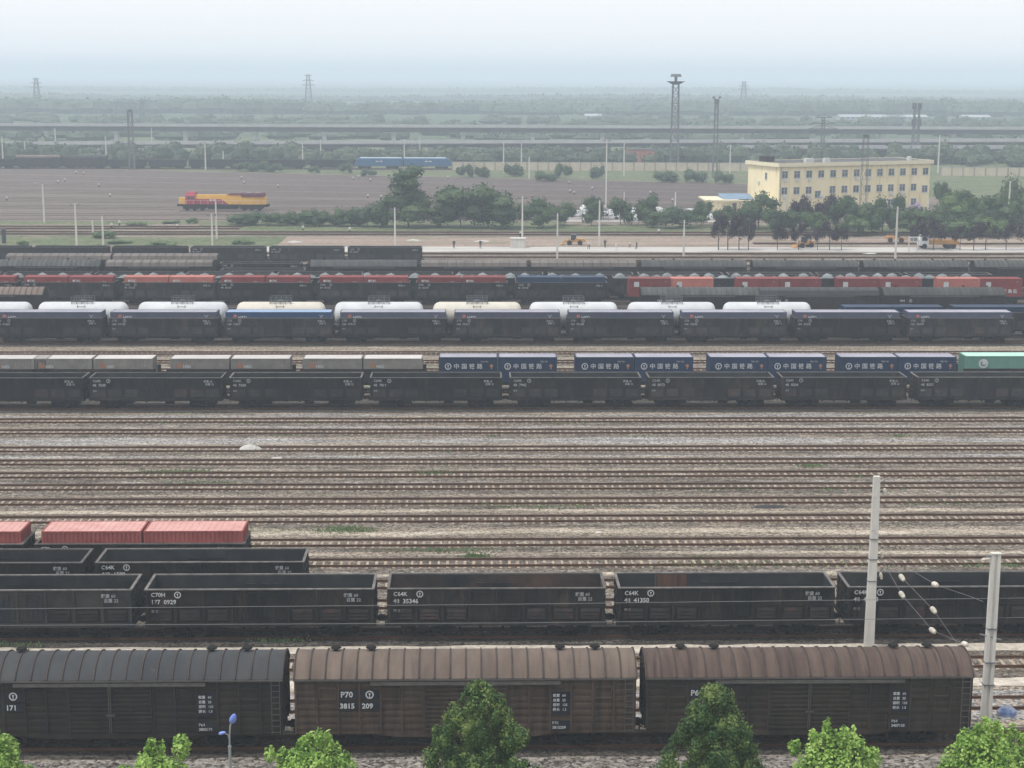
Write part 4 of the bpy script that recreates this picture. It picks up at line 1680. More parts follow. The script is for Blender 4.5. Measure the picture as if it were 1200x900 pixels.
# weeds: low tufts of blades
def weeds(patches, name, m='leafw'):
    r = np.random.default_rng(5)
    P = []
    for (x, y, w, d, n) in patches:
        c = at(x, y)
        k = int(n)
        P.append(np.stack([c.x+r.normal(size=k)*w/2, c.y+r.normal(size=k)*d/2, np.full(k, -.2)+r.random(k)*.1], 1))
    P = np.concatenate(P)
    n = len(P)
    a = r.normal(size=(n, 3))*[1, 1, .4]
    a /= np.linalg.norm(a, axis=1)[:, None]
    s = (.04+.07*r.random(n))[:, None]
    V = np.stack([P-a*s, P+np.array([0, 0, 1])*s*1.6, P+a*s], 1).reshape(-1, 3)
    me = bpy.data.meshes.new(name)
    me.from_pydata(V.tolist(), [], [(3*i, 3*i+1, 3*i+2) for i in range(n)])
    me.materials.append(M[m])
    o = link(name, me)
    o['kind'] = 'stuff'
    tag(o, 'low green weeds in patches between the railway tracks', 'weeds')


rr = random.Random(3)
pt = [(557, 653, 1.0, .5, 260), (405, 622, 2.5, .8, 420), (505, 555, 1.6, .5, 260), (180, 555, 2.2, .5, 260), (215, 554, 3, .5, 220), (950, 547, 1.2, .4, 160),
      (330, 752, 1.6, .4, 200), (900, 663, 7, .5, 300), (830, 663, 5, .5, 200), (1180, 664, 4, .5, 300), (520, 646, 4, .4, 250), (640, 595, 6, .5, 200),
      (230, 567, 4, .5, 150), (820, 655, 1, .3, 80), (20, 757, 2, .4, 100)]
for _ in range(60):
    pt.append((rr.uniform(0, 1200), rr.choice([497, 512, 530, 545, 560, 575, 592, 616, 643, 665]), rr.uniform(.5, 3), .35, rr.randint(8, 40)))
weeds(pt, 'weeds')

# ================================================================== middle distance
def fanY(i, X):
    return 370+i*(5.55-.0085*(X+180))


yL, yR = fanY(37.5, -600), fanY(37.5, 110)
b = MB()
b.face([(-900, 362, -.215), (150, 362, -.215), (110, yR+3, -.215), (-900, fanY(37.5, -900)+3, -.215)])
struct(b.build('yard_ground', M['farbal']))
b = MB()
b.face([(-900, fanY(37.5, -900)+3, -.21), (110, yR+3, -.21), (150, 362, -.21), (900, 362, -.21), (900, 760, -.21), (-900, 900, -.21)])
struct(b.build('grass_ground', M['grassm']))
sheet('verge', -250, 312, -38, 331, -.214, M['grassm'], 60, 1.2)
sheet('verge', -250, 304, -60, 312, -.211, M['earth'], 60, 1.0)
sheet('verge', -150, 357.5, 20, 366, -.207, M['grassm'], 60, .8)
sheet('verge', -38, 312.5, 60, 330, -.213, M['earth'], 60, .8)
sheet('road', -42, 303, 250, 311.5, -.209, M['road'], 60, .25)
sheet('verge', 60, 313, 250, 329, -.213, M['earth'], 40, .8)
sheet('verge', -60, 343, 250, 358, -.205, M['grassm'], 60, .7)
for Y in (334.5, 339.5):
    track(Y, -160, 190, bw=1.9, slm='sleeperf')
for Y in (346.5, 351.5):
    track(Y, -160, -50, bw=1.9, slm='sleeperf')
track(317.5, 55, 190, bw=1.7, slm='sleeperf')
for i in range(38):
    b = MB()
    rails_into(b, -320, 108 if i < 34 else 60, lambda X: fanY(i, X), w=.10, top=-.12, hh=.07, n=3)
    o = struct(b.build('railway_track', M['railf']))
    b = MB()
    for xa in (-320,):
        b.v += [(-320, fanY(i, -320)-1.15, -.2), (108, fanY(i, 108)-.95, -.2), (108, fanY(i, 108)+.95, -.2), (-320, fanY(i, -320)+1.15, -.2)]
        b.f.append((0, 1, 2, 3))
        b.m.append(0)
    struct(b.build('ballast', M['farbal3' if i in (1, 4, 5, 9, 14, 15, 20, 26, 31) else 'farbal2'], o))
for Y in (566, 571.5):
    track(Y, -260, 130, sleepers=False)


# ---- poles
def slim_pole(x, yt, yb, label, style=0):
    c = at(x, yb)
    h = atY(x, yt, c.y).z+.22
    root = empty('concrete_pole', (c.x, c.y, -.22), label, 'pole', 'slim poles across the yard')
    b = MB()
    w = .19 if c.y < 420 else .24
    b.loft([[(-w, -w*.7, -.1), (w, -w*.7, -.1), (w, w*.7, -.1), (-w, w*.7, -.1)], [(-w*.65, -w*.5, h), (w*.65, -w*.5, h), (w*.65, w*.5, h), (-w*.65, w*.5, h)]])
    b.build('shaft', M['concrete'], root)
    if style == 1:       # cross arm
        b = MB()
        b.box(-.9, -.08, h-.5, .9, .08, h-.35)
        for x_ in (-.8, 0, .8):
            b.cyl((x_, 0, h-.35), (x_, 0, h-.1), .08, seg=6)
        b.build('cross_arm', M['lattice'], root)
    elif style == 2:     # bracket lamp
        b = MB()
        b.bar((0, 0, h-.1), (-1.5, 0, h+.35), .09)
        b.bar((0, 0, h-.1), (1.2, 0, h+.3), .09)
        b.box(-1.9, -.15, h+.27, -1.3, .15, h+.42)
        b.build('lamp_arm', M['galv'], root)
    elif style == 3:     # cantilever
        b = MB()
        b.bar((0, 0, h-.6), (0, -2.4, h-1.1), .08)
        b.bar((0, 0, h-1.9), (0, -2.4, h-1.2), .08)
        b.build('cantilever', M['lattice'], root)


poles = [(4, 160, 197, 3), (125, 160, 196, 3), (143, 164, 190, 0), (241, 168, 199, 3), (258, 164, 190, 3), (262, 177, 198, 0), (355, 168, 198, 3), (376, 163, 188, 3),
         (474, 163, 199, 3), (492, 160, 187, 3), (590, 167, 203, 3), (611, 168, 196, 3), (620, 184, 209, 0), (702, 235, 288, 1), (710, 163, 242, 1), (731, 168, 206, 3),
         (855, 170, 209, 3), (90, 238, 288, 1), (121, 253, 287, 0), (109, 258, 274, 0), (52, 216, 261, 2), (249, 250, 289, 1), (254, 236, 280, 1), (463, 243, 289, 1),
         (612, 230, 289, 1), (653, 250, 303, 1), (801, 258, 301, 1), (791, 225, 255, 0), (921, 230, 268, 0), (978, 232, 262, 2), (1049, 242, 306, 1), (1087, 232, 256, 0),
         (1181, 212, 262, 2), (1099, 158, 203, 1), (731, 225, 262, 0), (66, 150, 187, 0), (178, 149, 168, 0), (30, 165, 190, 0)]
ps = sorted(poles)
cp = [Count(), Count(), Count()]
for i, (x, a_, b_, st) in enumerate(ps):
    q = 0 if b_ < 215 else (1 if x > 860 else 2)
    wh = ('far concrete pole beyond the fan of tracks', 'concrete pole near the yellow building', 'slim concrete pole by the main line')[q]
    slim_pole(x, a_, b_, '%s, %s from the left' % (wh, cp[q]()), st)


def lattice_tower(x, yt, yb, w0, w1, label, kind, Y=None, name='lattice_tower', t=.28):
    if Y is None:
        c = at(x, yb)
        Y = c.y
    top = atY(x, yt, Y)
    h = top.z+.22
    root = empty(name, (top.x, Y, -.22), label, 'tower')
    b = MB()
    n = max(5, int(h/3.2))
    def P(i, k):
        w = w0+(w1-w0)*(i/n)**.8
        return Vector(((-1, 1, 1, -1)[k]*w/2, (-1, -1, 1, 1)[k]*w/2, h*i/n))
    for i in range(n):
        for k in range(4):
            b.bar(P(i, k), P(i+1, k), t)
            b.bar(P(i, k), P(i+1, (k+1) % 4), t*.55)
            b.bar(P(i+1, k), P(i+1, (k+1) % 4), t*.55)
    b.build('frame', M['lattice'], root)
    b = MB()
    if kind == 'flood':
        b.loft([[(cos(a)*1.2, sin(a)*1.2, h) for a in [2*pi*j/12 for j in range(12)]], [(cos(a)*3.4, sin(a)*3.4, h+1.1) for a in [2*pi*j/12 for j in range(12)]]])
        b.cyl((0, 0, h+1.1), (0, 0, h+2.6), .5, seg=8)
        b.cyl((0, 0, h+2.6), (0, 0, h+3.6), 2.0, 1.7, seg=12)
        b.build('lamp_crown', M['lattice'], root)
    elif kind == 'mast':
        for q in (-1, 1):
            b.bar((0, 0, h-1.2), (q*1.0, 0, h+.5), .2)
            b.box(q*1.0-.35, -.3, h+.2, q*1.0+.35, .3, h+.8)
        b.box(-.7, -.6, h-1.6, .7, .6, h-.2)
        b.build('floodlights', M['lattice'], root)
    elif kind == 'thin':
        b.box(-.5, -.4, h-.6, .5, .4, h+.1)
        b.build('platform', M['lattice'], root)
    elif kind == 'pylon':
        for z, l in ((h*.99, 3.2), (h*.86, 4.6), (h*.74, 5.6)):
            b.bar((-l, 0, z), (l, 0, z), .3)
            b.bar((-l, 0, z), (0, 0, z+1.2), .2)
            b.bar((l, 0, z), (0, 0, z+1.2), .2)
        b.build('cross_arm', M['lattice'], root)
    elif kind == 'telecom':
        for z in (h-.4, h-6.8):
            for j in range(8):
                a = 2*pi*j/8
                b.bar((cos(a)*1.7, sin(a)*1.7, z-1.6), (cos(a)*1.7, sin(a)*1.7, z+.9), .38)
            for j in range(8):
                a, c_ = 2*pi*j/8, 2*pi*(j+1)/8
                b.bar((cos(a)*1.6, sin(a)*1.6, z-.6), (cos(c_)*1.6, sin(c_)*1.6, z-.6), .15)
            b.build('antenna_ring', M['lattice'], root)
            b = MB()


lattice_tower(792, 99, 192, 3.0, 2.0, 'tall dark lattice floodlight tower with a round crown, left of the yellow building', 'flood', 575, 'floodlight_tower', .34)
lattice_tower(840, 116, 209, 1.5, .9, 'slender lattice mast with small floodlights just left of the yellow building', 'mast', 525, 'floodlight_tower', .24)
lattice_tower(1075, 122, 190, 2.6, 1.7, 'grey telecom mast with two rings of antennas behind the yellow building', 'telecom', 640, 'telecom_mast', .32)
lattice_tower(1015, 158, 262, 1.5, 1.1, 'slim lattice mast standing in front of the yellow building', 'thin', None, 'lattice_mast', .09)
lattice_tower(152, 129, 199, 1.8, 1.4, 'slim dark lattice mast beyond the wagons at far left', 'thin', 560, 'lattice_mast', .2)
lattice_tower(965, 137, 185, 1.6, .8, 'thin mast behind the left part of the yellow building roof', 'pylon', 620, 'power_pylon', .24)
lattice_tower(42, 92, 128, 8, 2, 'hazy power pylon on the horizon at far left', 'pylon', 1400, 'power_pylon', .5)
lattice_tower(361, 88, 132, 8, 2, 'hazy power pylon on the horizon left of centre', 'pylon', 1350, 'power_pylon', .5)
lattice_tower(872, 96, 125, 8, 2, 'hazy power pylon on the wooded ridge at right', 'pylon', 1500, 'power_pylon', .5)
lattice_tower(166, 118, 150, 3.2, 1.4, 'small hazy pylon above the viaduct at left', 'pylon', 1050, 'power_pylon', .35)

# ---- viaducts
def viaduct(x0, y0, x1, y1, Ya, Yb, thick, span, label, off=0.0, w=6.5):
    A = atY(x0, y0, Ya)
    Bq = atY(x1, y1, Yb)
    root = empty('railway_viaduct', (A.x, A.y, -.22), label, 'viaduct', 'viaducts across the background')
    d = Bq-A
    L = Vector((d.x, d.y, 0)).length
    a = math.atan2(d.y, d.x)
    root.rotation_euler.z = a
    zA, zB = A.z+.22, Bq.z+.22

    def sec(x, pr):
        z = zA+(zB-zA)*x/L
        return [(x, y, z+q) for y, q in pr]
    b = MB()
    pr = [(-w/2, -.35), (w/2, -.35), (w/2, -.75), (w*.24, -1.1), (w*.2, -thick), (-w*.2, -thick), (-w*.24, -1.1), (-w/2, -.75)]
    b.loft([sec(0, pr), sec(L, pr)])
    b.build('deck', M['viaduct'], root)
    b = MB()
    for s in (-1, 1):
        q = sorted((s*w/2, s*(w/2-.22)))
        pr = [(q[0], -.35), (q[1], -.35), (q[1], .75), (q[0], .75)]
        b.loft([sec(0, pr), sec(L, pr)])
    b.build('parapet', M['parapet'], root)
    x = span*.3+off
    while x < L:
        z = zA+(zB-zA)*x/L-thick
        b = MB()
        b.loft([[(x-.9, -1.6, -.2), (x+.9, -1.6, -.2), (x+.9, 1.6, -.2), (x-.9, 1.6, -.2)], [(x-.9, -1.6, z-2), (x+.9, -1.6, z-2), (x+.9, 1.6, z-2), (x-.9, 1.6, z-2)],
                [(x-1.3, -2.6, z), (x+1.3, -2.6, z), (x+1.3, 2.6, z), (x-1.3, 2.6, z)]])
        b.build('pier', M['parapet'], root)
        x += span


M['viaduct'] = mat('viaduct_girder', (.09, .09, .10), (.13, .13, .135), .3, rough=.9)
M['parapet'] = mat('viaduct_concrete', (.32, .32, .325), (.40, .40, .40), .3, rough=.9)
viaduct(-60, 146.0, 1260, 151.0, 780, 760, 2.7, 32.7, 'long high viaduct crossing the whole background', 4)
viaduct(-60, 168.5, 1260, 164.5, 700, 655, 2.0, 32.7, 'second lower viaduct crossing behind the floodlight tower')
viaduct(850, 172.5, 1260, 173.0, 640, 632, 2.2, 32.7, 'third lowest viaduct just above the roof of the yellow building', 14)

# ---- boundary wall
def wall(xa, xb, y, label):
    A, Bq = at(xa, y), at(xb, y+1.2)
    root = empty('boundary_wall', A, label, 'wall', 'beige boundary walls')
    d = Bq-A
    root.rotation_euler.z = math.atan2(d.y, d.x)
    L = d.length
    n = int(L/3.6)
    b = MB()
    b.box(0, -.08, 0, L, .08, 2.75)
    b.build('panels', M['wallb'], root)
    b = MB()
    b.box(-.1, -.14, 2.75, L+.1, .14, 2.9)
    b.build('coping', M['parapet'], root)
    for i in range(n+1):
        b = MB()
        x = L*i/n
        b.box(x-.2, -.2, 0, x+.2, .2, 2.98)
        b.build('post', M['wallp'], root)


M['wallb'] = mat('wall_panels', (.42, .36, .27), (.5, .44, .34), .6, rough=.9)
M['wallp'] = mat('wall_posts', (.22, .2, .17), (.28, .26, .22), .6, rough=.9)
wall(530, 880, 199.5, 'beige panel wall with dark posts behind the fan of tracks')
wall(1102, 1260, 206, 'beige panel wall with dark posts right of the yellow building')

# ---- trees in the middle distance
_crowns = {}


def crown(kind, v):
    k = (kind, v)
    if k in _crowns:
        return _crowns[k]
    r = random.Random(v*31+len(kind))
    bl = []
    if kind == 'round':
        for i in range(11):
            a, e = r.uniform(0, 2*pi), r.uniform(-.5, 1.2)
            q = r.uniform(.25, .62)
            bl.append((cos(a)*cos(e)*q, sin(a)*cos(e)*q, .55+sin(e)*q*.8, r.uniform(.24, .42), r.uniform(.24, .42), r.uniform(.22, .38)))
        n = 1500
    elif kind == 'tall':
        for i in range(16):
            t = i/15
            a = r.uniform(0, 2*pi)
            q = r.uniform(.1, .45)*(1-t*.6)
            bl.append((cos(a)*q, sin(a)*q, .2+t*1.55, .42*(1-.45*t)*r.uniform(.8, 1.1), .42*(1-.45*t), .3))
        n = 2200
    elif kind == 'bush':
        for i in range(8):
            bl.append((r.uniform(-.8, .8), r.uniform(-.3, .3), r.uniform(.2, .55), r.uniform(.3, .5), r.uniform(.3, .5), r.uniform(.25, .45)))
        n = 1100
    else:   # sparse, for the purple street trees
        for i in range(9):
            a, e = r.uniform(0, 2*pi), r.uniform(-.6, 1.3)
            q = r.uniform(.3, .7)
            bl.append((cos(a)*cos(e)*q, sin(a)*cos(e)*q, .65+sin(e)*q*.75, r.uniform(.2, .36), r.uniform(.2, .36), r.uniform(.2, .34)))
        n = 1100
    vv, ff = leafcloud(bl, n, .085 if kind != 'bush' else .075, core=.7 if kind != 'sparse' else .5, seed=v, flat=.8)
    lo_, hi_ = np.percentile(vv, 1, axis=0), np.percentile(vv, 99, axis=0)
    vv = (vv-(lo_+hi_)/2)/((hi_-lo_)/2)
    vv[:, 2] = (vv[:, 2]+1)/2
    _crowns[k] = (vv, ff)
    return _crowns[k]


_cm = {}


def tree(x, yt, yb, wpx, kind, m, label, grp, trunk=True, Y=None, cat='tree', name='leafy_tree', clear=.0):
    v = random.randint(1, 5)
    c = at(x, yb) if Y is None else Vector((atY(x, yb, Y).x, Y, -.22))
    h = atY(x, yt, c.y).z+.22
    s = wpx/(atY(x+1, yb, c.y).x-atY(x, yb, c.y).x)**-1/2
    key = (kind, m, v)
    if key not in _cm:
        vv, ff = crown(kind, v)
        me = bpy.data.meshes.new('crown')
        me.from_pydata(vv.tolist(), [], ff)
        me.materials.append(M[m])
        _cm[key] = me
    top = {'round': 1.35, 'tall': 2.0, 'bush': .95, 'sparse': 1.5}[kind]
    root = empty(name, (c.x, c.y, -.22), label, cat, grp)
    clear = clear or (.12 if kind in ('round', 'tall') else 0)
    o = link('crown', _cm[key], root, (0, 0, clear*h))
    o.scale = (s*1.05, s*.95, h*(1-clear))
    o.rotation_euler.z = random.uniform(0, 6.28) if kind != 'bush' else random.choice((0, 3.14))
    if trunk:
        def tf():
            return trunk_mesh(1.0, .05, 5, 3)
        t = link('trunk', cached('trunk', tf), root)
        t.scale = (h*.35, h*.35, h*.72)
    return root


gh = 'bushes of the hedge left of centre'
c1 = Count()
for x, yt, yb, w in ((282, 250, 264, 34), (308, 248, 264, 36), (335, 247, 264, 34), (362, 245, 265, 36), (388, 247, 265, 34), (410, 242, 265, 36), (436, 238, 266, 40)):
    tree(x, yt, yb, w, 'bush', 'leafg', 'green bush in the hedge before the fan of tracks, %s from the left' % c1(), gh, False, cat='bush', name='hedge_bush')
gt = 'green trees along the main line'
tree(479, 197, 266, 58, 'tall', 'leafg', 'tallest green tree, in front of the blue locomotive', gt)
tree(452, 232, 266, 44, 'round', 'leafg', 'green tree leaning left beside the tallest one', gt)
tree(512, 238, 266, 44, 'round', 'leafg', 'green tree just right of the tallest one', gt)
tree(540, 219, 267, 62, 'round', 'leafg', 'wide dark green tree, left half of the big clump right of the tallest tree', gt)
tree(572, 216, 267, 66, 'round', 'leafg', 'wide dark green tree, right half of the big clump right of the tallest tree', gt)
tree(597, 238, 267, 40, 'round', 'leafg', 'low green tree at the right foot of the big clump', gt)
c1 = Count()
for x, yt, w in ((632, 232, 46), (662, 236, 32), (693, 231, 28), (727, 232, 26), (757, 228, 30), (780, 243, 40), (803, 244, 42), (822, 236, 26), (850, 240, 30)):
    tree(x, yt, 267 if w > 35 else 264, w, 'round', 'leafg', 'round green tree by the parked cars, %s from the left' % c1(), gt)
gg = 'trees in front of the yellow building'
c1 = Count()
for x, yt, yb, w, m in ((868, 240, 270, 26, 'leafg'), (889, 227, 268, 44, 'leafg'), (905, 246, 272, 26, 'leafg'), (939, 231, 270, 28, 'leafp'), (925, 246, 272, 32, 'leafg'),
                        (968, 229, 270, 28, 'leafp'), (955, 248, 274, 34, 'leafl'), (990, 230, 272, 40, 'leafg'), (1012, 238, 274, 44, 'leafg'), (1034, 232, 272, 42, 'leafg'),
                        (1053, 228, 266, 14, 'leafg'), (1000, 252, 276, 40, 'leafl'), (1070, 243, 274, 44, 'leafg'), (1098, 240, 274, 42, 'leafg'), (1122, 228, 272, 44, 'leafl'),
                        (1130, 224, 268, 40, 'leafg'), (1150, 230, 272, 44, 'leafg'), (1176, 230, 272, 44, 'leafg'), (1202, 226, 272, 44, 'leafl'), (1104, 214, 250, 20, 'leafg'),
                        (1186, 208, 258, 42, 'leafg'), (1080, 258, 278, 36, 'leafl'), (1120, 258, 278, 40, 'leafl'), (1160, 256, 278, 44, 'leafl'), (1142, 246, 275, 40, 'leafg')):
    tree(x, yt, yb, w, 'round', m, '%s tree in the clump at the yellow building, %s in the planting' % ({'leafg': 'dark green', 'leafl': 'light green', 'leafp': 'purple'}[m], c1()), gg)
tree(1072, 238, 266, 20, 'round', 'bloom', 'tree covered in violet blossom before the right end of the yellow building', None)
gp = 'dark purple street trees along the concrete road'
c1 = Count()
for x, yt, w in ((842, 248, 26), (853, 246, 30), (866, 250, 28), (877, 256, 20), (911, 258, 26), (936, 258, 26), (958, 262, 22), (972, 255, 28), (986, 262, 22),
                 (1076, 254, 30), (1094, 253, 32), (1125, 260, 20), (1141, 256, 28), (1155, 255, 26), (1179, 256, 28), (1201, 256, 26)):
    tree(x, yt+3, 293, w*.8, 'sparse', 'leafp', 'dark purple leaved street tree on the concrete road, %s from the left' % c1(), gp, clear=.36)
# bushes along the far train and wall
c1 = Count()
for x, yt, yb, w in ((285, 189, 201, 22), (303, 188, 201, 24), (322, 191, 202, 20), (405, 190, 203, 16), (368, 194, 203, 14), (432, 198, 207, 18), (545, 192, 208, 20),
                     (565, 194, 209, 18), (602, 191, 207, 24), (660, 191, 209, 20), (700, 193, 210, 18), (640, 200, 213, 26), (780, 199, 214, 30), (815, 198, 214, 26), (848, 200, 215, 22)):
    tree(x, yt, yb, w, 'bush', 'leafg', 'low green bush beside the far tracks, %s from the left' % c1(), 'bushes beside the far tracks', False, cat='bush', name='bush')
c1 = Count()
for x, yb, w, yt in ((26, 287, 14, 282), (60, 289, 20, 286), (122, 279, 28, 270), (140, 285, 30, 281), (190, 288, 36, 283), (285, 286, 26, 281), (200, 262, 20, 258), (225, 262, 14, 255), (160, 264, 24, 260)):
    tree(x, yt, yb, w, 'bush', 'leafl', 'low scrub on the green verge at left, %s clump' % c1(), 'scrub on the green verge', False, cat='bush', name='bush')

# ---- far woods (one mass each)
def wood(name, spots, leaf, m, label, dens=60, seed=3):
    v, f = leafcloud(spots, dens*len(spots), leaf, core=.85, seed=seed, flat=.8)
    me = bpy.data.meshes.new(name)
    me.from_pydata(v.tolist(), [], f)
    me.materials.append(M[m])
    o = link(name, me)
    o['kind'] = 'stuff'
    tag(o, label, 'trees')


r = random.Random(9)
sp = []
for i in range(620):
    Y = r.uniform(585, 625) if i < 330 else r.uniform(625, 735)
    X = r.uniform(-.34, .38)*Y
    if Y < 600 and X > 10 and i % 3:
        Y += 25
    s = r.uniform(2.4, 4.6)
    hz = r.uniform(3.0, 7.0) if Y < 640 else r.uniform(2.0, 4.5)
    if -60 < X < 60:
        hz *= .8
    sp.append((X, Y, hz*.5, s, s, hz*.62))
wood('woodland', sp, 1.1, 'leaff', 'dense belt of green trees behind the far train and wall')
sp = []
for i in range(420):
    Y = r.uniform(800, 1150)
    X = r.uniform(-.36, .4)*Y
    s = r.uniform(3, 8)
    sp.append((X, Y, 1.5, s*1.6, s, r.uniform(2, 5.5)))
wood('farmland_trees', sp, 1.6, 'leaff', 'scattered trees and scrub behind the high viaduct', 40)
sp = []
for i in range(520):
    Y = r.uniform(1330, 1420)
    X = r.uniform(-.38, .42)*Y
    u = (X/Y+.33)/.7
    hh = 9.3+1.8*sin(u*9)+1.0*sin(u*31)+r.uniform(-1.2, 2.2)
    s = r.uniform(6, 11)
    sp.append((X, Y, hh*.35, s*1.3, s, hh*.68))
wood('treeline', sp, 2.2, 'leaff', 'hazy blue-green treeline beyond the high viaduct', 40)
sp = []
for i in range(420):
    Y = r.uniform(2000, 2150)
    X = r.uniform(-.4, .44)*Y
    s = r.uniform(9, 16)
    sp.append((X, Y, 1, s*1.6, s, r.uniform(4, 6)+2*sin(X*.006)))
wood('treeline', sp, 4, 'leaff', 'faint farther treeline fading into the haze', 30)
sp = []
for i in range(360):
    Y = r.uniform(3000, 3200)
    X = r.uniform(-.4, .44)*Y
    s = r.uniform(14, 24)
    sp.append((X, Y, 1, s*1.8, s, r.uniform(4, 6.5)+2*sin(X*.004)))
wood('treeline', sp, 6, 'leaff', 'faintest treeline at the horizon', 30)

# wooded ridge at the right
b = MB()
nx, ny = 60, 10
for j in range(ny+1):
    for i in range(nx+1):
        X, Y = -60+900*i/nx, 1440+260*j/ny
        e = max(0, sin(pi*j/ny))*max(0, min(1, i/10))*min(1, (nx-i)/6)
        b.v.append((X, Y, -.5+e*(5+1.5*sin(i*.35)+1*sin(i*.9))))
        if i and j:
            k = j*(nx+1)+i
            b.f.append((k-nx-2, k-nx-1, k, k-1))
            b.m.append(0)
hill = struct(b.build('hill', M['field'], smooth=True))
sp = []
for i in range(420):
    X, Y = r.uniform(-30, 830), r.uniform(1470, 1620)
    e = sin(pi*(Y-1440)/260)*min(1, (X+60)/150)
    s = r.uniform(7, 12)
    sp.append((X, Y, e*4.5, s*1.3, s, r.uniform(4.5, 6.5)))
wood('ridge_wood', sp, 2.4, 'leaff', 'woods covering the low ridge at right', 40)

# ================================================================== buildings
M['yellow'] = mat('yellow_render', (.72, .62, .39), (.77, .68, .46), .3, rough=.9, col3=(.46, .38, .23), scale3=.8, lo3=.52, hi3=.8, stretch3=(1.5, 1.5, .12))
M['cream'] = mat('cream_trim', (.62, .56, .40), (.68, .62, .46), .5, rough=.9)
M['flatroof'] = mat('dark_roofing', (.07, .07, .075), (.11, .11, .11), .4, rough=.9)
M['winframe'] = mat('window_frame', (.42, .43, .44), (.5, .5, .5), 2, rough=.5)
M['glass'] = mat('window_glass', (.03, .045, .06), (.10, .13, .16), .5, rough=.12, spec=.6)
M['acwhite'] = mat('white_casing', (.5, .5, .48), (.58, .58, .56), 3, rough=.6)
M['blueroof'] = mat('blue_sheet_roof', (.12, .20, .30), (.18, .26, .36), .5, rough=.5)
M['brick'] = mat('red_brick', (.30, .12, .09), (.38, .17, .13), .8, rough=.9)

ZT = 11.6
Q0 = at(913, 191.5, ZT)           # the near corner of the roof
Q1 = at(1094, 187.5, ZT)
Q2 = at(869, 188, ZT)
print('building', Q0, Q1, Q2)
bd = empty('office_building', (Q0.x, Q0.y, -.22), 'long yellow three storey office building with a flat dark roof', 'building')
d1 = (Q1-Q0).to_2d()
L1 = d1.length
ang = math.atan2(d1.y, d1.x)
nrm = Vector((-d1.y, d1.x)).normalized()
d2 = (Q2-Q0).to_2d()
D = abs(d2.dot(nrm))
D = min(max(D, 12), 26)
bd.rotation_euler.z = ang
Hh = ZT+.22
b = MB()
b.box(.5, .5, 0, L1-.5, D-.5, Hh-.9)
b.build('wall', M['yellow'], bd)
b = MB()
b.box(-.1, -.1, Hh-.9, L1+.1, .12, Hh)
b.box(-.1, D-.12, Hh-.9, L1+.1, D+.1, Hh)
b.box(-.1, .121, Hh-.9, .12, D-.121, Hh)
b.box(L1-.12, .121, Hh-.9, L1+.1, D-.121, Hh)
b.build('parapet', M['cream'], bd)
b = MB()
b.box(.121, .121, Hh-.88, L1-.121, D-.121, Hh-.12)
rf = b.build('roof', M['flatroof'], bd)
b = MB()
b.box(2, D*.6, 0, 4.5, D*.6+3, 1.3)
b.build('roof_hut', M['doorp'], rf, loc=(0, 0, Hh-.12))
for x_, w_ in ((9, 2.4), (14.5, 1.6), (L1-6, .8)):
    b = MB()
    b.box(x_, 2.0, 0, x_+w_, 3.0, .9)
    b.box(x_+.1, 2.1, .9, x_+w_-.1, 2.9, 1.05)
    b.build('roof_tank', M['acwhite'], rf, loc=(0, 0, Hh-.12))


def windows(Ww, Wh, frame_mesh={}):
    def ff():
        b = MB()
        for x0, x1, z0, z1 in ((0, Ww, 0, .08), (0, Ww, Wh-.08, Wh), (0, .08, .08, Wh-.08), (Ww-.08, Ww, .08, Wh-.08), (Ww/2-.04, Ww/2+.04, .08, Wh-.08)):
            b.box(x0, -.06, z0, x1, .06, z1)
        b.box(.08, -.05, Wh*.62, Ww-.08, .05, Wh*.62+.06)
        b.box(-.1, -.16, -.1, Ww+.1, .02, 0)
        return b.mesh('window', M['winframe'])

    def pf():
        b = MB()
        b.box(.07, -.02, .07, Ww-.07, .0, Wh-.07)
        return b.mesh('pane', M['glass'])
    return cached(('win', Ww, Wh), ff), cached(('pane', Ww, Wh), pf)


wf, wp = windows(1.75, 1.75)


def put_window(par, x, y, z, rz=0):
    w = link('window', wf, par, (x, y, z), rz)
    link('pane', wp, w)


def ac(par, x, z):
    def f():
        b = MB()
        b.box(-.42, -.38, 0, .42, 0, .62)
        b.cyl((0, -.38, .31), (0, -.40, .31), .24, seg=12)
        b.bar((-.35, 0, -.05), (-.35, -.38, -.05), .05)
        b.bar((.35, 0, -.05), (.35, -.38, -.05), .05)
        return b.mesh('air_conditioner', M['acwhite'])
    link('air_conditioner', cached('ac', f), par, (x, .5, z))


# window columns found from the photograph, spread evenly along the facade
n = 13
xs = [1.6+(L1-4.0)*i/(n-1) for i in range(n)]
for i, x_ in enumerate(xs):
    put_window(bd, x_-.4, .5, Hh-3.65)
    if i == 3:
        put_window(bd, x_-1.2, .5, Hh-8.6)
    else:
        put_window(bd, x_-.4, .5, Hh-7.55-(.5 if i == 12 else 0))
for i in (9, 11):
    put_window(bd, xs[i]-.2, .5, Hh-11.2)
for i, lv in ((0, 0), (1, 0), (2, 0), (7, 0), (6, 0), (0, 1), (2, 1), (9, 1), (10, 1), (3, 1)):
    ac(bd, xs[i]+.6, Hh-4.5-lv*4.0)
b = MB()
b.box(-.05, 0, 0, .1, .12, Hh-1)
b.build('downpipe', M['steel'], bd, loc=(.9, .38, 0))
# left end facade
w = link('window', cached('wsm', lambda: remat(wf, [M['winframe']])), bd, (.5, D*.45, Hh-4.2), -pi/2)
w.scale = (.55, 1, .95)
p_ = link('pane', wp, w)
b = MB()
b.box(-.05, 0, 0, 0, 1.1, 2.4)
b.build('door', M['flatroof'], bd, loc=(.5, D*.42, Hh-9.4))
b = MB()
b.box(-.35, 0, 0, 0, .8, .6)
b.build('air_conditioner', M['acwhite'], bd, loc=(.5, D*.6, Hh-5.4))

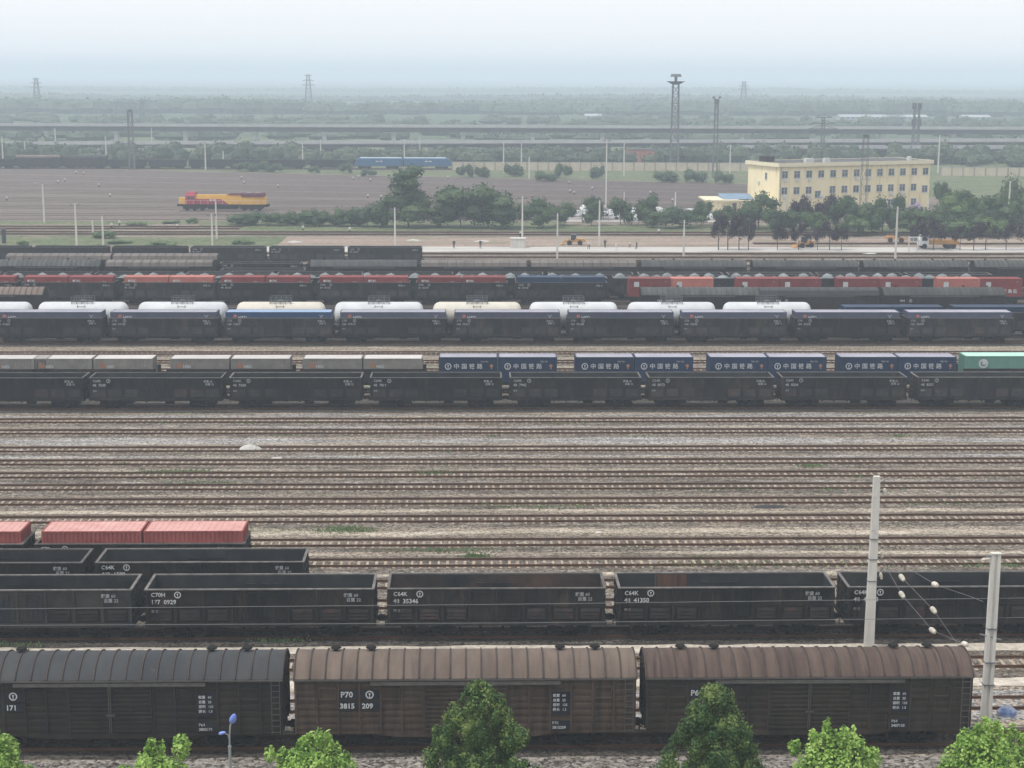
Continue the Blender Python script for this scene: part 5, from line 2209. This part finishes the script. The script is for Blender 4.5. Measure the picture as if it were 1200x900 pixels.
# annex with the blue roof
A0_ = at(838, 252)
an = empty('annex_building', (atY(832, 250, 392).x, 392, -.22), 'low yellow annex with a blue roof left of the yellow building', 'building')
za = atY(850, 234, 392).z+.22
b = MB()
b.box(0, 0, 0, 14.5, 11, za-.35)
b.build('wall', M['yellow'], an)
b = MB()
b.box(-1.3, -.8, za-.35, 7.0, 11.5, za)
b.box(7.0, -.8, za-.35, 15, 0.2, za-.1)
b.build('roof', M['cream'], an)
b = MB()
b.face([(3.4, 1, za+.05), (11, 1, za+.05), (11, 10.5, za+.75), (3.4, 10.5, za+.75)])
b.face([(3.4, 10.5, za+.75), (11, 10.5, za+.75), (11, 10.5, za-.35), (3.4, 10.5, za-.35)])
b.face([(3.4, 1, za-.35), (3.4, 1, za+.05), (3.4, 10.5, za+.75), (3.4, 10.5, za-.35)])
b.build('blue_roof', M['blueroof'], an)
b = MB()
b.box(5.4, -.06, 0, 6.4, .0, 2.2)
b.build('door', M['flatroof'], an)

# ruined brick house, blue roofed shed, greenhouses
def house(x, y, w, d, h, m, rm, name, label, Y=None, pitched=False):
    c = at(x, y) if Y is None else Vector((atY(x, y, Y).x, Y, -.22))
    o = empty(name, (c.x, c.y, -.22), label, 'building')
    b = MB()
    b.box(0, 0, 0, w, d, h)
    b.build('wall', M[m], o)
    b = MB()
    if pitched:
        b.loft([[(-.3, -.4, h), (-.3, d+.4, h), (-.3, d/2, h+1.6)], [(w+.3, -.4, h), (w+.3, d+.4, h), (w+.3, d/2, h+1.6)]])
    else:
        b.box(-.2, -.2, h, w+.2, d+.2, h+.3)
    b.build('roof', M[rm], o)
    n = max(1, int(w/3.5))
    for i in range(n):
        b = MB()
        b.box(0, -.05, 0, 1.1, 0.0, 1.3)
        b.build('window', M['glass'], o, loc=(w*(i+.5)/n-.5, 0, h*.45))


house(736, 193, 10, 8, 5.4, 'brick', 'flatroof', 'brick_house', 'ruined red brick house above the boundary wall', 600)
house(222, 167, 9, 8, 2.8, 'acwhite', 'blueroof', 'shed', 'white shed with a blue roof under the viaduct at left', 820)
house(330, 166, 12, 8, 2.6, 'cream', 'acwhite', 'shed', 'pale shed behind the pier of the high viaduct, left of centre', 900, True)
for i, (x, y, w) in enumerate(((686, 140, 12), (985, 134, 48), (1040, 134, 30), (1130, 134, 20))):
    house(x, y, w, 14, 2.6, 'galv', 'galv', 'greenhouse', 'long white greenhouse in the far haze, %s from the left' % ORD[i], 1200, True)

# arched shelter
c = at(700, 262)
sh = empty('arched_shelter', (c.x, 368, -.22), 'small white arched shelter among the parked cars', 'shelter')
b = MB()
seg = 12
o_ = [(3.1*cos(pi*i/seg), 2.2+1.5*sin(pi*i/seg)) for i in range(seg+1)]
i_ = [(3.0*cos(pi*i/seg), 2.1+1.45*sin(pi*i/seg)) for i in range(seg+1)]
b.loft([[(x, 0, z) for x, z in o_+i_[::-1]], [(x, 7, z) for x, z in o_+i_[::-1]]])
b.build('roof', M['acwhite'], sh)
for sx in (-3, 3):
    for sy in (.2, 6.8):
        b = MB()
        b.box(sx-.08, sy-.08, 0, sx+.08, sy+.08, 2.2)
        b.build('post', M['steel'], sh)

# ================================================================== vehicles
M['carwhite'] = mat('white_car_paint', (.68, .69, .7), (.72, .73, .74), 1, rough=.3)
M['carsilver'] = mat('silver_car_paint', (.35, .36, .38), (.4, .41, .42), 1, rough=.3)
M['cardark'] = mat('dark_car_paint', (.03, .035, .045), (.05, .05, .06), 1, rough=.3)
M['tyre'] = mat('tyre', (.02, .02, .02), (.03, .03, .03), 4, rough=.9)
M['yorange'] = mat('machine_orange', (.42, .22, .07), (.48, .27, .09), 1, rough=.5)
M['lyellow'] = mat('loco_yellow', (.58, .32, .05), (.64, .38, .08), .8, rough=.5)
M['lred'] = mat('loco_red', (.28, .03, .05), (.34, .05, .07), .8, rough=.5)
M['lblue'] = mat('loco_blue', (.02, .085, .17), (.03, .10, .20), .8, rough=.4)
M['lpale'] = mat('loco_pale', (.45, .52, .6), (.55, .6, .66), .8, rough=.5)


def car_meshes(m):
    def f():
        b = MB()
        prof = [(-2.2, .35), (-2.25, .75), (-2.05, .98), (-1.45, 1.05), (-1.0, 1.45), (.55, 1.47), (1.15, 1.02), (2.0, .9), (2.22, .68), (2.2, .35)]
        rings = []
        for y, k in ((-.86, .95), (-.8, 1), (.8, 1), (.86, .95)):
            rings.append([(x, y if z < 1.1 else y*.86, z*(k if z > .4 else 1)) for x, z in prof])
        b.loft(rings)
        return b.mesh('body', M[m])

    def g():
        b = MB()
        for s in (-1, 1):
            y0 = s*.80
            pts = [(-1.25, y0*1.01, 1.06), (-.92, y0*.93, 1.38), (.5, y0*.93, 1.40), (.98, y0*1.01, 1.06)]
            b.face(pts if s > 0 else pts[::-1])
        b.face([(.60, -.66, 1.45), (.60, .66, 1.45), (1.19, .72, 1.04), (1.19, -.72, 1.04)][::-1])
        b.face([(-1.04, -.66, 1.44), (-1.04, .66, 1.44), (-1.5, .72, 1.07), (-1.5, -.72, 1.07)])
        return b.mesh('windows', M['glass'])
    return cached(('carb', m), f), cached('carw', g)


def cwheel():
    def f():
        b = MB()
        b.cyl((0, -.1, 0), (0, .1, 0), .33, seg=14)
        return b.mesh('wheel', M['tyre'])
    return cached('cwheel', f)


def car(x, y, m, label, rz, Y=None):
    c = at(x, y)
    body, win = car_meshes(m)
    root = empty('parked_car', (c.x, c.y, -.21), label, 'car', 'cars parked behind the hedge', rz)
    link('body', body, root)
    link('windows', win, root)
    for wx in (-1.35, 1.35):
        for wy in (-.8, .8):
            link('wheel', cwheel(), root, (wx, wy, .33))


sheet('car_park', atY(660, 255, 372).x, 366, atY(880, 255, 372).x, 392, -.19, M['road'])
c1 = Count()
for x, y, m, rz in ((676, 254, 'carwhite', .2), (688, 250, 'carsilver', 1.4), (716, 253, 'carwhite', .3), (729, 257, 'carwhite', .1), (742, 251, 'carwhite', 1.3), (746, 259, 'carwhite', .2),
                    (756, 255, 'cardark', .1), (771, 250, 'carwhite', .3), (808, 252, 'carwhite', 1.0), (822, 255, 'carsilver', .2), (836, 258, 'carwhite', .1), (862, 257, 'carwhite', .2)):
    car(x, y, m, '%s car in the car park behind the trees, %s from the left' % ({'carwhite': 'white', 'carsilver': 'silver', 'cardark': 'dark'}[m], c1()), rz)


def wheel_at(b, x, y, r, w=.4):
    b.cyl((x, y-w/2, r), (x, y+w/2, r), r, seg=16)


def loader(x, y, label, s=1.0, rz=0.0):
    c = at(x, y)
    root = empty('wheel_loader', (c.x, c.y, -.21), label, 'loader', None, rz)
    root.scale = (s, s, s)
    b = MB()
    b.box(.1, -.7, .8, 2.6, .7, 1.7)
    b.box(-2.2, -.6, .7, .0, .6, 1.3)
    b.loft([[(2.6, -.6, .8), (2.6, .6, .8), (2.6, .6, 1.6), (2.6, -.6, 1.6)], [(3.0, -.5, .9), (3.0, .5, .9), (3.0, .5, 1.4), (3.0, -.5, 1.4)]])
    b.build('body', M['yorange'], root)
    b = MB()
    b.box(-.9, -.62, 1.3, .45, .62, 2.7)
    b.box(-1.0, -.7, 2.7, .55, .7, 2.85)
    b.build('cab', M['cardark'], root)
    b = MB()
    for s_ in (-.55, .55):
        b.bar((-1.6, s_, 1.3), (-3.0, s_, .7), .2)
        b.bar((-.6, s_, 1.6), (-1.8, s_, 1.2), .14)
    b.build('arm', M['yorange'], root)
    b = MB()
    b.loft([[(-3.0, -1.1, .9), (-3.1, -1.1, .2), (-3.9, -1.1, .15), (-3.2, -1.1, .3)], [(-3.0, 1.1, .9), (-3.1, 1.1, .2), (-3.9, 1.1, .15), (-3.2, 1.1, .3)]])
    b.build('bucket', M['yorange'], root)
    for wx in (-1.35, 1.5):
        for wy in (-.9, .9):
            b = MB()
            wheel_at(b, 0, 0, .65)
            b.build('wheel', M['tyre'], root, loc=(wx, wy, 0))


loader(673, 287, 'orange wheel loader parked at the edge of the concrete road', .72)
loader(943, 290, 'orange loader half hidden behind the purple trees', .72, .4)
loader(1050, 284, 'orange machine with a dark cab behind the white signboard', .75, 2.9)


def truck(x, y, label):
    c = at(x, y)
    root = empty('flatbed_truck', (c.x, c.y, -.21), label, 'truck')
    b = MB()
    b.loft([[(-3.3, -1.1, .6), (-3.35, -1.1, 1.5), (-3.0, -1.1, 2.5), (-1.6, -1.1, 2.6), (-1.6, -1.1, .6)], [(-3.3, 1.1, .6), (-3.35, 1.1, 1.5), (-3.0, 1.1, 2.5), (-1.6, 1.1, 2.6), (-1.6, 1.1, .6)]])
    b.build('cab', M['carwhite'], root)
    b = MB()
    b.box(-2.9, -1.13, 1.55, -1.9, 1.13, 2.25)
    b.build('windows', M['glass'], root)
    b = MB()
    b.box(-1.5, -1.15, .9, 4.2, 1.15, 1.1)
    for s in (-1, 1):
        b.box(-1.5, s*1.1, 1.1, 4.2, s*1.18, 1.6)
    b.box(-1.5, -1.1, 1.1, -1.42, 1.1, 2.0)
    b.build('bed', M['yorange'], root)
    for wx in (-2.4, 2.2, 3.2):
        for wy in (-.95, .95):
            b = MB()
            wheel_at(b, 0, 0, .5, .3)
            b.build('wheel', M['tyre'], root, loc=(wx, wy, 0))


truck(1096, 291, 'truck with a white cab and an orange bed beside the white signboard')

c = at(1070, 297)
sg = empty('signboard', (c.x, c.y, -.21), 'white signboard on two white posts by the concrete road', 'sign')
h_ = atY(1070, 277, c.y).z+.21
for s in (-1, 1):
    b = MB()
    b.box(s*.85-.08, -.08, 0, s*.85+.08, .08, h_)
    b.build('post', M['acwhite'], sg)
b = MB()
b.box(-.95, -.15, h_-1.0, .95, -.085, h_-.05)
bo = b.build('board', M['acwhite'], sg)
add_text(bo, '铁路', .7, -.75, -.16, h_-.85, 'panel', bold=.01)

# ---- yellow-red diesel locomotive
i_l = 5
XL = (atY(215, 243, 400).x+atY(320, 243, 400).x)/2
YL = fanY(i_l, XL)
lo = empty('diesel_locomotive', (XL, YL, -.02), 'yellow and red diesel locomotive standing alone on the fan of tracks', 'locomotive', None, math.atan(-.0085*i_l))
hl = 10.6
b = MB()
b.box(-hl-.3, -1.5, 1.0, hl+.3, 1.5, 1.55)
b.box(-3.6, -1.3, .45, 3.6, 1.3, 1.0)
b.build('frame', M['under'], lo)
b = MB()
b.loft([[(-hl, -.9, 1.55), (-hl, .9, 1.55), (-hl, .85, 3.0), (-hl, -.85, 3.0)], [(-8.9, -1.0, 1.55), (-8.9, 1.0, 1.55), (-8.9, .95, 3.1), (-8.9, -.95, 3.1)]])
b.build('nose', M['lyellow'], lo)
b = MB()
b.loft([[(-8.9, -1.45, 1.55), (-8.9, 1.45, 1.55), (-8.9, 1.45, 3.6), (-8.7, .9, 4.4), (-8.7, -.9, 4.4), (-8.9, -1.45, 3.6)],
        [(-6.6, -1.45, 1.55), (-6.6, 1.45, 1.55), (-6.6, 1.45, 3.6), (-6.6, .9, 4.45), (-6.6, -.9, 4.45), (-6.6, -1.45, 3.6)]])
cb_ = b.build('cab', M['lred'], lo)
for x_ in (-8.4, -7.5):
    b = MB()
    b.box(x_, -1.48, 2.7, x_+.7, -1.46, 3.4)
    b.build('window', M['glass'], cb_)
b = MB()
b.box(-8.95, -1.1, 2.9, -8.92, 1.1, 3.5)
b.build('windscreen', M['glass'], cb_)
b = MB()
b.box(-6.6, -1.05, 1.55, 4.4, 1.05, 3.3)
b.box(-6.6, -.8, 3.3, 4.4, .8, 3.75)
b.build('hood', M['lyellow'], lo)
b = MB()
for s in (-1, 1):
    ya, yb = sorted((s*1.053, s*1.08))
    pts = [(-6.6, 1.56), (1.4, 1.56), (-.4, 2.8), (-6.6, 2.8)]
    b.loft([[(x, ya, z) for x, z in pts], [(x, yb, z) for x, z in pts]])
b.build('red_stripe', M['lred'], lo)
b = MB()
b.box(4.4, -1.35, 1.55, 8.3, 1.35, 3.3)
b.build('radiator_hood', M['lyellow'], lo)
b = MB()
b.loft([[(1.0, -.95, 3.76), (1.0, .95, 3.76), (2.0, .9, 4.15), (2.0, -.9, 4.15)], [(4.6, -1.0, 3.76), (4.6, 1.0, 3.76), (4.6, .9, 4.2), (4.6, -.9, 4.2)]])
M['lmaroon'] = mat('loco_maroon', (.10, .03, .045), (.14, .04, .06), .8, rough=.6)
b.build('silencer', M['lmaroon'], lo)
b = MB()
b.box(4.7, -1.5, 3.3, 9.9, 1.5, 4.25)
b.build('radiator', M['lmaroon'], lo)
for k_ in range(2):
    b = MB()
    b.cyl((0, 0, 0), (0, 0, .12), .7, seg=14)
    b.build('fan', M['steel'], lo, loc=(6.2+k_*2, 0, 4.25))
b = MB()
b.box(8.3, -1.2, 1.55, hl-.3, 1.2, 3.3)
b.build('rear_hood', M['lyellow'], lo)
for s in (-1, 1):
    b = MB()
    for i in range(13):
        x_ = -hl+.2+i*(2*hl-.4)/12
        b.bar((x_, s*1.47, 1.55), (x_, s*1.47, 2.5), .05)
    b.bar((-hl+.2, s*1.47, 2.5), (hl-.2, s*1.47, 2.5), .05)
    b.build('handrail', M['acwhite'], lo)
    b = MB()
    for x_ in (-1.8, 0, 1.8):
        b.cyl((x_, -.8, .5), (x_, .8, .5), .5, seg=14)
    b.box(-2.7, -1.15, .45, 2.7, -.95, .95)
    b.box(-2.7, .95, .45, 2.7, 1.15, .95)
    b.build('bogie', M['under'], lo, loc=(s*6.9, 0, 0))
for x_ in (-3.2, -2.3):
    b = MB()
    b.box(x_, -1.10, 2.3, x_+.65, -1.085, 2.75)
    b.build('white_badge', M['white'], lo)

# ---- blue electric locomotive of two halves
XA, XB_ = atY(415, 195, 566).x, atY(530, 195, 566).x
for k_ in range(2):
    Lh = (XB_-XA)/2
    o = empty('electric_locomotive', (XA+Lh*(k_+.5), 566, 0), 'blue electric locomotive, %s half of the pair ending the far train' % ('left' if k_ == 0 else 'right'), 'locomotive',
              'blue locomotive halves')
    sgn = -1 if k_ == 0 else 1
    hl = Lh/2-.25
    b = MB()
    sec = lambda x, zt, k=1.0: [(x*sgn, y*k, z) for y, z in ((-1.5, 1.1), (1.5, 1.1), (1.5, zt-.3), (1.2, zt), (-1.2, zt), (-1.5, zt-.3))]
    rg = [sec(-hl, 3.75), sec(hl-1.6, 3.75), sec(hl-.9, 3.5), sec(hl-.35, 2.4, .97), sec(hl, 1.9, .92)]
    b.loft(rg)
    body = b.build('body', M['lblue'], o)
    b = MB()
    b.box(min(-hl*sgn+.3*sgn, (hl-2)*sgn), -1.1, 3.751, max(-hl*sgn+.3*sgn, (hl-2)*sgn), 1.1, 4.0)
    b.build('roof_equipment', M['lpale'], o)
    b = MB()
    b.box((hl-1.0)*sgn, -1.0, 2.75, (hl-.72)*sgn, 1.0, 3.35)
    b.build('windscreen', M['glass'], o)
    b = MB()
    b.bar((-1, 0, 4.0), (.6, 0, 4.5), .08)
    b.bar((.6, 0, 4.5), (-.8, 0, 4.9), .08)
    b.bar((-.8, -.8, 4.9), (-.8, .8, 4.9), .08)
    b.build('pantograph', M['lattice'], o)
    for x_ in (-.9, .4):
        b = MB()
        b.box(x_, -1.53, 2.5, x_+1.0, -1.515, 2.9)
        b.build('white_badge', M['white'], body)
    for s in (-1, 1):
        b = MB()
        for x_ in (-1.4, 1.4):
            b.cyl((x_, -.8, .55), (x_, .8, .55), .55, seg=14)
        b.box(-2.2, -1.2, .4, 2.2, -1.0, 1.0)
        b.build('bogie', M['under'], o, loc=(s*hl*.58, 0, 0))

# ---- far train
for i, (xa, xb, kd) in enumerate(((-26, 17, 0), (19, 73, 1), (76, 124, 1), (128, 171, 0), (174, 218, 0), (221, 266, 0), (268, 312, 0), (314, 358, 0), (360, 412, 0))):
    Xc = (atY(xa, 190, 566).x+atY(xb, 190, 566).x)/2
    lb = 'far dark wagon in the train left of the blue locomotive, %s from the left' % ORD[i]
    if kd:
        boxcar(Xc, 566, 15.2, lb, 'wagons of the far train', 'boxd', 'rooft' if i == 1 else 'roofg', flat=True, panels=False)
    else:
        gondola(Xc, 566, 12.65, lb, 'wagons of the far train', marks=False)

# ---- switch indicators
c1 = Count()
ind = [(35, 194), (42, 194), (89, 202), (98, 203), (68, 213), (76, 211), (116, 217), (129, 229), (8, 233), (131, 265), (140, 262), (283, 208), (286, 214), (326, 218), (414, 209),
       (420, 207), (434, 211), (431, 230), (447, 231), (525, 208), (564, 217), (668, 224), (673, 226), (667, 214), (694, 221), (762, 226), (788, 235), (355, 268), (410, 270), (208, 266), (610, 275), (772, 272)]


def indm():
    b = MB()
    b.box(-.28, -.2, 0, .28, .2, .35, 0)
    b.box(-.08, -.08, .351, .08, .08, .9, 0)
    b.box(-.36, -.12, .9, .36, .12, 1.5, 1)
    b.cyl((0, 0, 1.5), (0, 0, 1.62), .15, seg=8, mi=1)
    return b.mesh('point_indicator', [M['under'], M['acwhite']])


for x, y in sorted(ind):
    c = at(x, y+2)
    o = link('point_indicator', cached('ind', indm), None, (c.x, c.y, -.2), random.uniform(-.5, .5))
    o.scale = (.65, .65, .65)
    tag(o, 'small white point indicator beside the far tracks, %s counting from the left' % c1(), 'signal', 'point indicators')
c = at(5, 285)
b = MB()
b.box(-.35, -.3, 0, .35, .3, 2.6)
b.box(-.45, -.4, 2.6, .45, .4, 2.75)
tag(b.build('relay_cabinet', M['cardark'], None, loc=(c.x, c.y, -.21)), 'dark upright cabinet on the green verge at the left edge', 'cabinet')
c = at(607, 290)
b = MB()
b.box(-1.4, -1, 0, 1.4, 1, 1.7)
b.box(-1.5, -1.1, 1.7, 1.5, 1.1, 1.85)
tag(b.build('concrete_hut', M['concrete'], None, loc=(c.x, c.y, -.21)), 'small grey concrete block beside the main line pole in the centre', 'hut')
for x, y, n_ in ((345, 284, 'pale rubble heap on the verge left of centre'), (485, 282, 'grey rubble heap by the concrete road, left of centre'), (1020, 298, 'white rubble heap near the tall pole at right'), (565, 283, 'pale rubble heap left of the concrete hut')):
    pile(x, y, 3.2, 1.6, .3, 'stonepile', 'rubble_heap', n_, 'heap', 'rubble heaps by the road')

# ---- people (one continuous body each, grown over a skeleton)
def person(x, y, label, shirt, trousers, rz=0.0, walk=.3, hgt=1.72):
    c = at(x, y)
    k = hgt/1.72
    J = [(0, 0, .95), (0, 0, 1.15), (0, 0, 1.38), (0, 0, 1.5), (0, -.02, 1.62),
         (.1, 0, .9), (.11, -walk*.4, .5), (.11, -walk*.1, .08), (.11, -walk*.1-.15, .04),
         (-.1, 0, .9), (-.11, walk*.5, .5), (-.11, walk*.9, .1), (-.11, walk*.9-.14, .04),
         (.19, 0, 1.38), (.25, walk*.2, 1.1), (.26, -walk*.1, .85), (-.19, 0, 1.38), (-.25, -walk*.2, 1.1), (-.26, -walk*.5, .86)]
    E_ = [(0, 1), (1, 2), (2, 3), (3, 4), (0, 5), (5, 6), (6, 7), (7, 8), (0, 9), (9, 10), (10, 11), (11, 12), (2, 13), (13, 14), (14, 15), (2, 16), (16, 17), (17, 18)]
    Rr = [.14, .13, .15, .06, .1, .09, .07, .05, .045, .09, .07, .05, .045, .06, .045, .035, .06, .045, .035]
    me = bpy.data.meshes.new('body')
    me.from_pydata([(a*k, b_*k, z*k) for a, b_, z in J], E_, [])
    o = bpy.data.objects.new('tmp', me)
    C.objects.link(o)
    md = o.modifiers.new('s', 'SKIN')
    for i, q in enumerate(Rr):
        me.skin_vertices[0].data[i].radius = (q*k, q*k)
    me.skin_vertices[0].data[0].use_root = True
    sb = o.modifiers.new('b', 'SUBSURF')
    sb.levels = 1
    dg = bpy.context.evaluated_depsgraph_get()
    m2 = bpy.data.meshes.new_from_object(o.evaluated_get(dg))
    bpy.data.objects.remove(o)
    m2.name = 'body'
    m2.materials.clear()
    for mm in ('skin', trousers, shirt, 'hair'):
        m2.materials.append(M[mm])
    for p_ in m2.polygons:
        z = p_.center.z/k
        p_.material_index = 1 if .1 < z < .95 and abs(p_.center.x) < .22*k else (2 if .95 <= z < 1.46 else (3 if z > 1.66 else 0))
    o = link('person', m2, None, (c.x, c.y, -.205), rz)
    tag(o, label, 'person', 'people on the concrete road')


M['skin'] = mat('skin', (.42, .26, .19), (.45, .28, .2), 5, rough=.6)
M['hair'] = mat('dark_hair', (.02, .018, .016), (.03, .025, .02), 5, rough=.8)
M['clothw'] = mat('white_cloth', (.62, .62, .62), (.55, .55, .55), 5, rough=.9)
M['clothd'] = mat('dark_cloth', (.025, .027, .035), (.04, .04, .05), 5, rough=.9)
person(690, 292.5, 'person in a white shirt and dark trousers, nearest to the orange loader', 'clothw', 'clothd', .5)
person(709, 290.5, 'person all in dark clothes between the two in white', 'clothd', 'clothd', -.4)
person(722, 293.5, 'person in white carrying on along the road, right one of the two in white', 'clothw', 'clothw', 1.2)
person(746, 292.5, 'person in dark clothes, rightmost on the concrete road', 'clothd', 'clothd', 1.6)
person(532, 291.5, 'person in dark clothes left of centre beyond the open wagons', 'clothd', 'clothd', .2, .1)
person(563, 291.5, 'person in dark clothes just left of the concrete hut', 'clothd', 'clothd', -.2, .1)
person(738, 290.5, 'person in white bending near the middle of the road group', 'clothw', 'clothd', .8, .2, 1.3)

# ================================================================== haze
b = MB()
b.box(-6700, -500, -1.8, 6700, 9200, 62)
hz = b.build('haze', None)
hz.data.materials.clear()
hm = bpy.data.materials.new('haze')
hm.use_nodes = True
t = hm.node_tree
t.nodes.clear()
pv = t.nodes.new('ShaderNodeVolumePrincipled')
pv.inputs['Color'].default_value = (.755, .865, .99, 1)
pv.inputs['Density'].default_value = .00050
pv.inputs['Anisotropy'].default_value = .0
om = t.nodes.new('ShaderNodeOutputMaterial')
t.links.new(pv.outputs[0], om.inputs['Volume'])
hz.data.materials.append(hm)
hz['kind'] = 'stuff'
tag(hz, 'pale blue-grey summer haze filling the air over the yard', 'haze')
